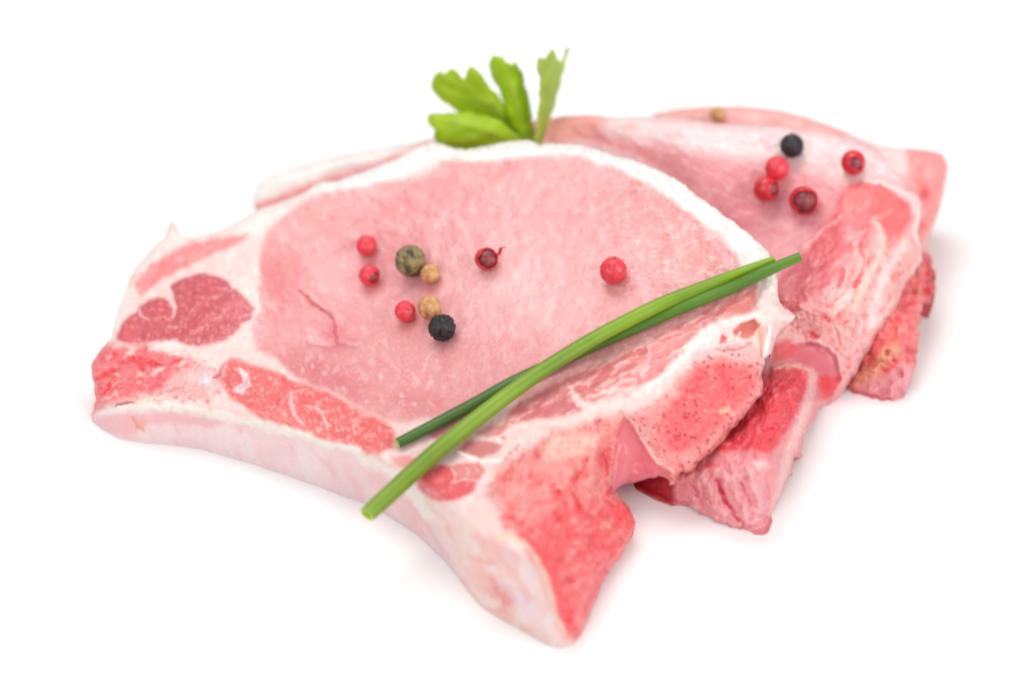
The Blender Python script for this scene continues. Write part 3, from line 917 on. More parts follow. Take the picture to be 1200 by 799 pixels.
Z2 = [(300, 225, 9), (330, 208, 12), (320, 235, 8), (400, 186, 15), (400, 205, 12), (500, 166, 19), (480, 185, 17), (560, 155, 21), (610, 146, 23), (650, 140, 25),
      (700, 138, 27), (800, 142, 28.5), (900, 150, 30), (1000, 166, 29.5), (1060, 214, 26), (1078, 240, 23), (690, 158, 23.5), (700, 175, 21.5), (760, 185, 22.8), (770, 200, 21.4),
      (800, 178, 26), (850, 240, 21), (900, 200, 26), (950, 240, 22.5), (900, 270, 19), (930, 300, 17.5), (920, 350, 15), (1000, 215, 26.5), (1000, 270, 23), (1000, 320, 19.5),
      (1050, 250, 24), (1060, 300, 19), (1000, 370, 15.5), (955, 380, 14), (1040, 360, 15), (1010, 400, 11.5), (1000, 430, 7), (985, 462, 2.5), (962, 475, 1.2),
      (940, 412, 9.5), (965, 425, 8.5), (970, 450, 4), (915, 408, 11.5), (905, 432, 13), (930, 428, 13), (950, 434, 12.5), (950, 470, 9), (900, 480, 14.5), (870, 505, 13),
      (850, 528, 13), (880, 530, 15.5), (902, 540, 15.5), (925, 500, 13), (930, 540, 4), (908, 590, 3), (820, 550, 9), (805, 570, 6), (840, 560, 11), (880, 560, 14),
      (786, 582, 1.5), (766, 572, 0.8), (748, 562, 0.5), (740, 535, 2), (785, 555, 6), (690, 460, 6), (540, 390, 6), (370, 310, 5), (600, 300, 10), (800, 400, 10), (450, 250, 10), (700, 300, 12), (850, 320, 14), (620, 200, 18), (870, 420, 11)]
CON2 = [(738, 566), (746, 574), (766, 585), (786, 592), (800, 592), (810, 594), (825, 603), (840, 611), (860, 618), (880, 623), (894, 627), (903, 620), (906, 608), (915, 590), (926, 566), (940, 545)]
BLOCK = [(900, 430), (928, 423), (950, 428), (959, 440), (960, 478), (950, 500), (944, 545), (926, 560), (910, 605), (900, 632), (790, 600), (790, 560), (830, 520), (870, 470)]
FLANK2 = [(985, 222), (1005, 214), (1040, 218), (1062, 232), (1066, 255), (1056, 278), (1045, 292), (1036, 272), (1026, 262), (1012, 285), (990, 310), (962, 345), (940, 365), (915, 372), (905, 350), (920, 320), (950, 285), (975, 250)]
BONE2 = [(1026, 262), (1040, 290), (1066, 270), (1085, 300), (1066, 330), (1030, 400), (990, 460), (955, 480), (955, 440), (985, 440), (975, 410), (940, 398), (915, 400), (905, 385), (960, 355), (1000, 310)]
CANAL2 = [(915, 412), (930, 403), (950, 400), (968, 406), (980, 418), (986, 440), (984, 458), (970, 468), (957, 468), (957, 440), (935, 425)]
RIM2 = [(640, 135), (700, 130), (800, 135), (900, 143), (1000, 158), (1040, 176), (1065, 210), (1085, 235), (1070, 236), (1050, 220), (1020, 205), (985, 185), (930, 172), (860, 168), (780, 160), (730, 152), (680, 150)]
SLIV2 = [(290, 245), (295, 212), (320, 200), (510, 155), (600, 140), (600, 158), (500, 178), (440, 190), (400, 200), (340, 224), (315, 236)]


def paint2(L):
    al = np.ones(len(L.px))
    L.mottle(al, (246, 190, 190), 0.7, 12, 0.0, 0.5, seed=101, sx=2.0, rot=20)
    L.poly(SLIV2, (254, 243, 239), 8)
    L.line([(300, 243, 3), (340, 229, 3), (365, 222, 3), (400, 210, 1)], (240, 142, 136), 7, 0.85)
    L.line([(455, 185, 3), (490, 172, 3), (512, 165, 2)], (240, 150, 142), 5, 0.8)
    # loin
    L.blob(880, 250, 170, 95, (236, 152, 158), 0.9, rot=20)
    L.blob(850, 270, 70, 50, (224, 130, 140), 0.8, rot=25)
    L.blob(940, 250, 70, 50, (240, 175, 182), 0.6)
    m = L.poly([(700, 130), (780, 136), (900, 143), (980, 156), (1040, 180), (1060, 215), (1010, 212), (960, 200), (900, 190), (840, 180), (770, 165), (715, 158)], (251, 228, 227), 15, 0.85)  # pale fat of the top edge, its wet gloss painted in as white
    L.mottle(m, (245, 190, 192), 0.6, 12, 0.0, 0.45, seed=102, sx=2.2, rot=8)
    L.mottle(m, (255, 246, 246), 0.8, 5, 0.02, 0.4, seed=115, sx=3.0, rot=12, h=0.10)  # glossy highlights painted as fine white streaks
    L.mottle(al * smooth(1000, 940, L.px) * smooth(300, 230, L.py), (249, 200, 202), 0.6, 6, 0.05, 0.45, seed=116, sx=2.5, rot=20, h=0.1)
    L.poly([(632, 140), (655, 135), (700, 134), (720, 140), (700, 152), (680, 165), (640, 168)], (246, 172, 160), 8, 0.85)
    L.line([(672, 160, 3), (700, 164, 4), (740, 175, 4), (775, 192, 3), (790, 200, 2)], (236, 150, 148), 7, 0.6, -0.15)
    L.line([(665, 168, 4), (700, 175, 5), (740, 188, 6), (770, 205, 5)], (243, 208, 214), 7, 0.7, 0.1)
    L.line([(705, 150, 2), (730, 155, 3), (770, 160, 3)], (250, 222, 222), 6, 0.6, 0.1)
    L.blob(735, 148, 22, 6, (244, 178, 174), 0.7)
    # right flank muscle
    f = L.poly(FLANK2, (236, 112, 118), 6)
    L.poly([(905, 350), (915, 320), (940, 300), (965, 305), (960, 330), (935, 360), (915, 372)], (216, 102, 114), 8, 0.85)
    L.poly([(990, 228), (1010, 218), (1045, 222), (1062, 240), (1060, 265), (1045, 290), (1036, 272), (1024, 258), (1000, 265), (985, 250)], (248, 128, 126), 7, 0.95)
    L.blob(1003, 236, 18, 9, (244, 108, 108), 0.7, rot=-20)
    L.blob(1022, 250, 20, 8, (243, 112, 112), 0.6, rot=-10)
    L.mottle(f, (250, 190, 190), 0.7, 9, 0.05, 0.5, seed=103, sx=3.0, rot=-42)
    L.mottle(f, (226, 100, 110), 0.6, 12, 0.1, 0.5, seed=104, sx=2.5, rot=-42, h=-0.2)
    L.line([(940, 290, 1.5), (965, 268, 1.5), (985, 255, 1)], (250, 198, 194), 2, 0.8, 0.2)
    L.line([(902, 295, 1.5), (925, 280, 1.5), (945, 265, 1)], (247, 186, 186), 2.5, 0.7, 0.2)
    L.line([(1012, 212, 1.5), (1030, 214, 2), (1050, 222, 1.5)], (254, 236, 228), 1.8, 0.9, 0.3)
    L.line([(1020, 208, 1), (1035, 207, 1.5), (1045, 212, 1)], (236, 170, 160), 2, 0.6)
    L.blob(1003, 287, 6, 6, (250, 212, 216), 0.9, 0.2)
    L.line([(1050, 222, 4), (1070, 235, 5), (1078, 255, 5), (1070, 275, 5), (1076, 300, 6), (1062, 320, 6)], (252, 226, 222), 4, 0.85, 0.2)
    # bone and sinew
    b = L.poly(BONE2, (249, 180, 176), 8, warp=2.0)
    L.mottle(b, (252, 226, 220), 0.75, 12, 0.0, 0.45, seed=105, sx=2.4, rot=-60, h=0.25)
    L.mottle(b, (243, 118, 118), 0.75, 9, 0.02, 0.45, seed=106, sx=2.0, rot=-55, h=-0.3)
    L.line([(1028, 262, 3), (1035, 280, 5), (1030, 300, 4), (1015, 330, 4), (1000, 360, 4)], (251, 216, 204), 4, 0.85, 0.3)
    L.line([(1060, 290, 5), (1040, 310, 6), (1030, 340, 6), (1020, 380, 6)], (251, 220, 220), 5, 0.8)
    for p in ([(985, 330, 2), (988, 318, 1.5), (982, 335, 2)], [(1002, 335, 2), (1010, 318, 1.5), (1014, 300, 1)], [(963, 368, 3), (970, 376, 2.5)], [(1008, 288, 2), (1012, 300, 1.5)], [(950, 392, 3), (958, 394, 2)], [(981, 390, 1), (983, 402, 1.5)]):
        L.line(p, (240, 95, 98), 2.5, 0.8, -0.4)
    for _ in range(14):
        L.blob(rnd.uniform(915, 965), rnd.uniform(345, 372), rnd.uniform(3, 6), rnd.uniform(3, 5), (240, 165, 168), 0.7, 0.3)
    L.blob(1010, 420, 40, 40, (249, 205, 208), 0.5)
    L.poly(CANAL2, (228, 128, 138), 3, 1.0, -0.3, warp=0.4)
    L.blob(955, 420, 26, 16, (222, 128, 140), 0.6)
    L.poly([(958, 442), (968, 440), (984, 440), (983, 458), (970, 466), (957, 466)], (240, 82, 90), 3, 0.9)
    L.line([(912, 412, 2), (930, 402, 2), (950, 399, 2), (970, 406, 2), (983, 420, 2), (987, 445, 2), (975, 468, 2)], (250, 190, 188), 2, 0.8, 0.4)
    L.poly([(905, 402), (925, 398), (935, 408), (925, 422), (905, 425)], (240, 100, 106), 4, 0.8)
    L.poly([(730, 490), (800, 530), (812, 560), (800, 584), (798, 596), (740, 570)], (190, 24, 44), 4, 0.97)  # deep shade beneath the front chop, painted as dark red on the meat
    # chine block
    bk = L.poly(BLOCK, (241, 150, 156), 4)
    L.dz += bk * (1.6 * (0.18 - np.abs(noise2(L.px * 0.9, L.py * 0.5 + L.px * 0.3, 12, 3, 113))) + 0.8 * noise2(L.px, L.py, 22, 2, 114))
    t = L.poly([(898, 434), (926, 426), (944, 432), (946, 450), (936, 480), (920, 510), (905, 530), (880, 525), (850, 530), (830, 525), (870, 480)], (238, 84, 94), 5, 0.95)
    L.mottle(t, (224, 52, 72), 0.7, 9, 0.0, 0.45, seed=107, sx=3.0, rot=-45, h=-0.3)
    L.mottle(t, (246, 150, 154), 0.7, 7, 0.1, 0.5, seed=108, sx=1.6, rot=-40, h=0.3)
    L.line([(905, 432, 1.5), (930, 427, 2), (952, 433, 2)], (251, 196, 186), 2, 0.85, 0.3)
    L.line([(953, 438, 4), (948, 470, 5), (935, 505, 5), (925, 530, 5), (918, 560, 5), (905, 600, 5)], (248, 196, 192), 4, 0.9)
    L.mottle(L.poly([(935, 520), (945, 500), (945, 545), (925, 560), (908, 605), (900, 600), (915, 560)], None, 3), (232, 120, 130), 0.7, 6, 0.05, 0.5, seed=109, h=-0.4)
    ff = L.poly([(812, 560), (840, 535), (870, 530), (895, 545), (898, 600), (894, 628), (860, 620), (820, 603), (800, 592)], (243, 164, 172), 5, 0.9)
    L.mottle(ff, (248, 190, 192), 0.6, 11, 0.0, 0.5, seed=110, sx=2.0, rot=60, h=0.3)
    L.line([(840, 562, 1), (846, 575, 3), (852, 590, 3), (860, 600, 1)], (214, 52, 72), 2.5, 0.9, -0.8)
    L.line([(812, 556, 2), (822, 572, 2), (832, 590, 3), (850, 605, 3)], (249, 186, 186), 2.5, 0.8, 0.5)
    for p in ([(818, 552, 2), (828, 566, 3), (838, 584, 3), (846, 600, 2)], [(856, 560, 2), (864, 580, 3), (874, 604, 3)], [(830, 548, 2), (842, 552, 3), (850, 566, 2)], [(876, 552, 3), (886, 575, 4), (890, 600, 3)]):
        L.line(p, (250, 190, 188), 3, 0.7, 0.7, warp=2.0)
    for p in ([(824, 572, 1.5), (832, 590, 2)], [(868, 566, 1), (878, 590, 1.5)], [(812, 570, 1.5), (818, 584, 1.5)], [(858, 604, 1.5), (874, 612, 1.5)]):
        L.line(p, (222, 80, 96), 2.5, 0.7, -0.7, warp=2.0)
    L.blob(832, 546, 14, 9, (240, 92, 92), 0.7)
    L.line([(885, 545, 5), (895, 545, 5)], (252, 206, 206), 5, 0.8)
    L.blob(815, 594, 8, 5, (252, 206, 198), 0.9, 0.6)
    L.blob(888, 610, 12, 14, (248, 196, 202), 0.7)
    for _ in range(12):
        L.blob(rnd.uniform(820, 880), rnd.uniform(598, 618), rnd.uniform(3, 6), rnd.uniform(3, 5), (250, 190, 186), 0.6, 0.4)
    L.dz += 0.22 * noise2(L.px, L.py, 45, 2, 111) + (0.08 + 0.17 * b) * noise2(L.px, L.py, 14, 2, 112) + 0.06 * L.grain


P2 = [('loin_muscle', 'muscle', 'pale pink lean meat', None),
      ('fat_rim', 'fat', 'whitish fat along the upper edge', [RIM2, SLIV2]),
      ('flank_muscle', 'muscle', 'coral red marbled meat', [FLANK2]),
      ('vertebra_bone', 'bone', 'pale pink bone and sinew', [BONE2]),
      ('spinal_canal', 'membrane', 'smooth pink hollow in the bone', [CANAL2]),
      ('chine_bone', 'bone', 'red bone block with torn front', [BLOCK])]
chop2 = build_chop('pork_chop', 'middle raw pork chop, tucked under the whole chop and topped with five peppercorns', OUT2, Z2, CON2, paint2, P2,
                   base=(240, 164, 168))

# ------------------------------------------------------------------ back chop
OUT3 = [(745, 150), (765, 134), (790, 128), (830, 125), (870, 125), (910, 129), (940, 136), (970, 146), (1000, 158), (1035, 172), (1060, 174),
        (1085, 176), (1104, 180), (1110, 190), (1109, 205), (1105, 230), (1099, 252), (1092, 272), (1086, 290), (1090, 299), (1095, 315), (1095, 338),
        (1090, 357), (1083, 357), (1079, 370), (1076, 390), (1075, 410), (1072, 430), (1066, 450), (1059, 466), (1046, 470), (1020, 466), (1000, 460),
        (990, 450), (960, 400), (900, 300), (820, 220), (760, 175)]
OUT3 = ragged(OUT3, 1.0, [(1090, 330, 50, 8), (1070, 400, 40, 6), (1010, 460, 40, 4)])
Z3 = [(830, 127, 22), (900, 130, 23), (980, 150, 22), (1060, 178, 20), (1105, 183, 19), (1108, 205, 18), (1090, 270, 13), (1092, 330, 10), (1075, 400, 8),
      (1060, 460, 2), (1020, 464, 1.5), (1040, 420, 9), (1055, 380, 12), (1060, 230, 16), (1060, 320, 13), (1010, 430, 5), (900, 300, 9), (800, 180, 15), (1000, 250, 15)]
CON3 = [(990, 452), (1000, 460), (1020, 466), (1046, 470), (1059, 466)]
BONE3 = [(1085, 292), (1100, 300), (1100, 365), (1082, 372), (1080, 440), (1062, 475), (980, 470), (980, 440), (1030, 380), (1060, 330)]
RIM3 = [(1010, 160), (1035, 168), (1064, 172), (1064, 205), (1040, 210), (1000, 190)]


def paint3(L):
    al = np.ones(len(L.px))
    L.mottle(al, (249, 206, 200), 0.6, 14, 0.0, 0.5, seed=121)
    L.poly([(990, 150), (1035, 170), (1062, 172), (1064, 200), (1050, 215), (1000, 180)], (252, 226, 224), 7, 0.9)
    L.poly([(1064, 172), (1106, 178), (1114, 200), (1098, 260), (1080, 285), (1070, 240)], (246, 160, 160), 7, 0.9)
    L.blob(1084, 225, 10, 18, (236, 66, 76), 0.85, rot=10)
    L.blob(1082, 264, 9, 10, (244, 110, 105), 0.7)
    L.blob(1078, 250, 8, 8, (250, 206, 186), 0.7)
    b = L.poly(BONE3, (246, 126, 126), 5)
    L.dz += b * (1.8 * (0.16 - np.abs(noise2(L.px, L.py, 15, 3, 127))) + 1.2 * noise2(L.px, L.py, 20, 2, 128))
    L.mottle(b, (236, 76, 84), 0.75, 10, -0.05, 0.4, seed=122, h=-0.5)
    L.mottle(b, (250, 180, 172), 0.6, 8, 0.1, 0.5, seed=123, h=0.4)
    L.line([(1087, 302, 4), (1091, 325, 5), (1089, 352, 4)], (216, 42, 62), 3, 0.9)
    L.blob(1077, 340, 6, 13, (240, 176, 150), 0.85, 0.4)
    L.line([(1052, 385, 1.5), (1050, 398, 1.5)], (222, 70, 76), 2, 0.8, -0.4)
    L.blob(1066, 410, 8, 8, (228, 60, 70), 0.7, -0.5)
    L.poly([(995, 452), (1000, 440), (1020, 425), (1035, 405), (1052, 398), (1056, 412), (1045, 425), (1030, 440), (1015, 452)], (234, 168, 142), 5, 0.85, 0.6)
    L.mottle(L.poly([(995, 452), (1020, 425), (1052, 398), (1056, 415), (1030, 440)], None, 4), (208, 128, 104), 0.7, 6, 0.0, 0.45, seed=124, h=-0.4)
    L.poly([(1000, 458), (1030, 442), (1060, 425), (1072, 432), (1060, 468), (1040, 472)], (240, 168, 176), 5, 0.9)
    L.line([(1000, 458, 1.5), (1020, 464, 2), (1045, 468, 1.5)], (224, 90, 110), 3, 0.7)
    L.dz += 0.35 * noise2(L.px, L.py, 30, 2, 125) + 0.2 * noise2(L.px, L.py, 12, 2, 126)


P3 = [('loin_muscle', 'muscle', 'pale pink lean meat', None), ('fat_rim', 'fat', 'white fat at the corner', [RIM3]), ('chine_bone', 'bone', 'red and tan knobbly bone', [BONE3])]
chop3 = build_chop('pork_chop', 'raw pork chop at the back, mostly hidden beneath the middle chop', OUT3, Z3, CON3, paint3, P3, step=2.0,
                   base=(246, 182, 178))

# focus on the peppercorns' row
fp = unproject(600, 420, 0.018)
cd.dof.focus_distance = float(np.dot(fp - CAM, FWD))

# ------------------------------------------------------------------ peppercorns
MM = DIST / FPX


def ico(sub):
    import bmesh
    bm = bmesh.new()
    bmesh.ops.create_icosphere(bm, subdivisions=sub, radius=1.0)
    v = np.array([x.co[:] for x in bm.verts])
    f = [[q.index for q in p.verts] for p in bm.faces]
    bm.free()
    return v, f


ICO_V, ICO_F = ico(5)
ICO4_V, ICO4_F = ico(4)


def pepper_material(name, stops, scale, rough, coat, bump, dist=0.0002, detail=4.0, lines=False, sss=0.0):
    k = NT(name)
    tc = k.n('ShaderNodeTexCoord')
    nz = k.n('ShaderNodeTexNoise', i_Scale=scale, i_Detail=detail, i_Roughness=0.6)
    k.l(tc.outputs['Object'], nz.inputs['Vector'])
    c = k.ramp(nz.outputs[0], stops)
    k.l(c, k.b.inputs['Base Color'])
    k.b.inputs['Roughness'].default_value = rough
    k.b.inputs['Coat Weight'].default_value = coat
    k.b.inputs['Coat Roughness'].default_value = 0.15
    n2 = k.n('ShaderNodeTexNoise', i_Scale=scale * 3, i_Detail=3.0)
    k.l(tc.outputs['Object'], n2.inputs['Vector'])
    k.l(k.bump(n2.outputs[0], dist, bump), k.b.inputs['Normal'])
    if sss:
        k.b.inputs['Subsurface Weight'].default_value = sss
        k.b.inputs['Subsurface Radius'].default_value = (0.0012, 0.0003, 0.0003)
        k.b.inputs['Subsurface Scale'].default_value = 1.0
    return k.m


PM = {
    'pink': pepper_material('pink_pepper_husk', [(0.3, tuple(lin((206, 30, 50)))), (0.55, tuple(lin((228, 58, 74)))), (0.75, tuple(lin((240, 100, 108))))], 300, 0.38, 0.25, 0.4),
    'red': pepper_material('red_pepper_husk', [(0.3, tuple(lin((176, 16, 34)))), (0.55, tuple(lin((214, 36, 48)))), (0.75, tuple(lin((232, 92, 90))))], 380, 0.35, 0.3, 0.5),
    'seed': pepper_material('pepper_seed', [(0.3, tuple(lin((92, 24, 34)))), (0.55, tuple(lin((140, 56, 62)))), (0.75, tuple(lin((190, 120, 110))))], 500, 0.45, 0.2, 0.5),
    'black': pepper_material('black_pepper_skin', [(0.35, tuple(lin((22, 18, 22)))), (0.6, tuple(lin((44, 36, 40)))), (0.8, tuple(lin((92, 80, 84))))], 600, 0.5, 0.12, 0.8),
    'green': pepper_material('green_pepper_skin', [(0.36, tuple(lin((54, 46, 36)))), (0.45, tuple(lin((118, 104, 66)))), (0.6, tuple(lin((154, 136, 90)))), (0.8, tuple(lin((190, 170, 126))))], 420, 0.55, 0.1, 0.7),
    'tan': pepper_material('white_pepper_skin', [(0.3, tuple(lin((140, 92, 54)))), (0.5, tuple(lin((204, 152, 98)))), (0.7, tuple(lin((232, 190, 142))))], 520, 0.6, 0.05, 0.6),
    'scar': pepper_material('dried_stem_scar', [(0.3, tuple(lin((110, 20, 30)))), (0.7, tuple(lin((160, 40, 50))))], 700, 0.6, 0.0, 0.6),
}


def pepper_centre(ch, px, py, r):
    """rest a ball of radius r (m) on the chop so that its middle shows at px, py"""
    best = None
    for hz in np.linspace(0, 0.02, 81):
        z0 = surf_z(ch, px, py) / 1000.0
        P = unproject(px, py, z0 + hz)
        i = np.argmin((ch['v'][:, 0] - P[0]) ** 2 + (ch['v'][:, 1] - P[1]) ** 2)
        near = ch['v'][np.argmin(((ch['v'] - P) ** 2).sum(1))]
        d = np.linalg.norm(near - P)
        if d >= r * 0.93:
            return P
    return P


def pepper_shape(kind, seed):
    v = ICO_V.copy()
    off = seed * 13.7
    if kind in ('pink', 'red'):
        d = 0.09 * fbm(v * 1.3 + off, 2) + 0.03 * fbm(v * 4 + off, 2) - 0.03 * np.clip(0.08 - np.abs(perlin(v * 2.1 + off)), 0, 1) / 0.08
        d -= 0.06 * np.exp(-((1 - v[:, 2]) / 0.03))
    elif kind == 'black':
        r1 = np.abs(perlin(v * 1.7 + off))
        r2 = np.abs(perlin(v * 4.2 + off + 9))
        d = 0.14 * fbm(v * 1.2 + off, 2) - 0.20 * np.clip(0.22 - r1, 0, 1) / 0.22 + 0.04 - 0.07 * np.clip(0.2 - r2, 0, 1) / 0.2
    elif kind == 'green':
        c = perlin(v * 2.6 + off)
        d = 0.06 * fbm(v * 1.2 + off, 2) - 0.17 * smooth(0.08, 0.38, c) - 0.05 * np.clip(0.15 - np.abs(perlin(v * 4 + off)), 0, 1) / 0.15
    else:
        az = np.arctan2(v[:, 1], v[:, 0])
        d = 0.05 * fbm(v * 1.4 + off, 2) - 0.10 * smooth(0.55, 1.0, np.cos(az * 9 + 0.6 * perlin(v * 2 + off))) * (1 - np.abs(v[:, 2])) - 0.02 * np.abs(perlin(v * 5 + off))
    return v * (1 + d)[:, None]


def rot_to(axis, spin=0.0):
    q = Vector((0, 0, 1)).rotation_difference(Vector(axis).normalized())
    return np.array((q.to_matrix() @ Matrix.Rotation(spin, 3, 'Z')))


def open_husk(r, axis, hole, seed, R):
    """shell with a torn opening around the axis"""
    v = ICO_V * (1 + 0.03 * fbm(ICO_V * 1.5 + seed, 2))[:, None]
    edge = hole + (0.30 if hole < 0.7 else 0.12) * perlin(ICO_V * 2.2 + seed * 3.1)
    keep = ICO_V[:, 2] < edge
    f = [t for t in ICO_F if keep[t].all()]
    used = sorted(set(i for t in f for i in t))
    rm = {o: i for i, o in enumerate(used)}
    vo = v[used] * r
    vi = v[used] * r * 0.86
    n = len(used)
    faces = [[rm[i] for i in t] for t in f] + [[n + rm[i] for i in reversed(t)] for t in f]
    cnt = {}
    for t in f:
        for a, b in zip(t, t[1:] + t[:1]):
            cnt[(a, b)] = True
    for a, b in cnt:
        if (b, a) not in cnt:
            faces.append([rm[b], rm[a], n + rm[a], n + rm[b]])
    return np.concatenate([vo, vi]) @ R.T, faces


def pepper(ch, px, py, rpx, kind, label, seed, form='whole', axis=(0, -0.3, 1), group='peppercorns scattered on the meat'):
    r = rpx * MM
    c = pepper_centre(ch, px, py, r)
    root = new_empty('peppercorn', c, label, 'peppercorn', group)
    R = rot_to(axis, seed)
    if form == 'whole':
        v = pepper_shape(kind, seed) @ R.T * r
        new_mesh('husk', v + c, ICO_F, PM[kind], root)
        if kind in ('pink', 'red'):
            s = ICO4_V * np.array([0.075, 0.075, 0.04]) * (1 + 0.3 * perlin(ICO4_V * 2 + seed))[:, None]
            s[:, 2] += 0.95
            new_mesh('stem_scar', s @ R.T * r + c, ICO4_F, PM['scar'], root)
    else:
        v, f = open_husk(r, axis, 0.50 if form == 'open' else 0.86, seed, R)
        new_mesh('husk', v + c, f, PM[kind], root)
        s = ICO4_V * (1 + 0.09 * fbm(ICO4_V * 2.2 + seed, 3))[:, None] * 0.80
        s[:, 2] += 0.06
        new_mesh('seed', s @ R.T * r + c, ICO4_F, PM['seed'], root)
    return root, c, r


pepper(chop1, 430, 288, 12.3, 'pink', 'smooth pink peppercorn directly above the cracked pink one', 1, axis=(0.0, -0.75, 0.75))
pepper(chop1, 433, 322.5, 12.6, 'pink', 'pink peppercorn with a dark crack, left of the big green-grey peppercorn', 2, 'crack', axis=(0.55, -0.8, 0.15))
pepper(chop1, 481, 305.5, 18.3, 'green', 'large wrinkled green-grey peppercorn, the biggest of all', 3, axis=(0.2, -0.5, 0.8))
pepper(chop1, 504, 321, 11.3, 'tan', 'small tan peppercorn touching the big green-grey one', 4, axis=(0.2, -0.9, 0.2))
pepper(chop1, 475, 365, 12.4, 'pink', 'glossy pink-red peppercorn beside the tan one and the black one', 5, axis=(0.3, -0.6, 0.7))
pepper(chop1, 503, 360, 13.4, 'tan', 'tan peppercorn with ribbed lines, between a pink and a black peppercorn', 6, axis=(0.1, -0.35, 0.9))
pepper(chop1, 518, 384, 15.0, 'black', 'wrinkled black peppercorn on the front chop beside a tan one', 7)
root, c, r = pepper(chop1, 570, 303.5, 13.4, 'red', 'split dark red peppercorn with a loose curl of husk', 8, 'open', axis=(0.35, -0.75, 0.55))
# loose curl of husk
cu = curve([(0.5, 0.1, 0.2), (0.95, 0.0, 0.35), (1.15, 0.1, 0.7), (1.25, 0.2, 1.05), (1.6, 0.1, 1.1)], 14) * r
wv, wf = [], []
for i, p in enumerate(cu):
    hw = r * (0.16 if i < 10 else 0.10)
    for dx, dy in ((-hw, -0.04 * r), (hw, -0.04 * r), (hw, 0.04 * r), (-hw, 0.04 * r)):
        wv.append((p[0] + dx, p[1] + dy, p[2] + dx * 0.2))
    if i:
        for q in range(4):
            a0 = (i - 1) * 4 + q
            b0 = (i - 1) * 4 + (q + 1) % 4
            wf.append((a0, b0, b0 + 4, a0 + 4))
wf.append((3, 2, 1, 0))
e0 = (len(cu) - 1) * 4
wf.append((e0, e0 + 1, e0 + 2, e0 + 3))
new_mesh('husk_curl', np.array(wv) + c, wf, PM['red'], root)
pepper(chop1, 719, 317, 15.2, 'pink', 'lone pink peppercorn with a dark top scar, above the chives', 9, axis=(0.1, 0.25, 1.0))
pepper(chop2, 928, 171, 14.0, 'black', 'dark black peppercorn on the middle chop above two red peppercorns', 10)
pepper(chop2, 911, 197, 14.3, 'pink', 'whole red peppercorn between the black one and a cracked red one', 11, axis=(-0.4, -0.3, 0.8))
pepper(chop2, 898, 221.5, 15.2, 'red', 'cracked red peppercorn touching the whole red one on the middle chop', 12, 'crack', axis=(0.7, -0.6, 0.35))
pepper(chop2, 942, 235.5, 17.2, 'red', 'wide open red peppercorn showing its brownish seed', 13, 'open', axis=(0.1, -0.85, 0.5))
pepper(chop2, 1000, 190.5, 14.6, 'red', 'torn red peppercorn lying apart near the middle chop edge', 14, 'crack', axis=(0.15, -0.8, 0.4))
pepper(chop3, 841, 134, 9.5, 'tan', 'small blurred tan peppercorn on the back chop', 15)


# ------------------------------------------------------------------ chives
def chive_material():
    k = NT('chive_skin')
    tc = k.n('ShaderNodeTexCoord')
    at = k.n('ShaderNodeAttribute', attribute_name='tissue')
    mp = k.n('ShaderNodeMapping')
    mp.inputs['Scale'].default_value = (60, 60, 60)
    k.l(tc.outputs['Object'], mp.inputs['Vector'])
    nz = k.n('ShaderNodeTexNoise', i_Scale=3.0, i_Detail=4.0)
    k.l(mp.outputs[0], nz.inputs['Vector'])
    g = k.ramp(nz.outputs[0], [(0.3, (0.85, 0.88, 0.8)), (0.7, (1.1, 1.08, 1.05))])
    k.l(k.mix(at.outputs['Color'], g, 1.0, 'MULTIPLY'), k.b.inputs['Base Color'])
    k.b.inputs['Roughness'].default_value = 0.42
    k.b.inputs['Coat Weight'].default_value = 0.1
    n2 = k.n('ShaderNodeTexNoise', i_Scale=60.0, i_Detail=3.0)
    k.l(mp.outputs[0], n2.inputs['Vector'])
    k.l(k.bump(n2.outputs[0], 0.00006), k.b.inputs['Normal'])
    return k.m


CHIVE = chive_material()


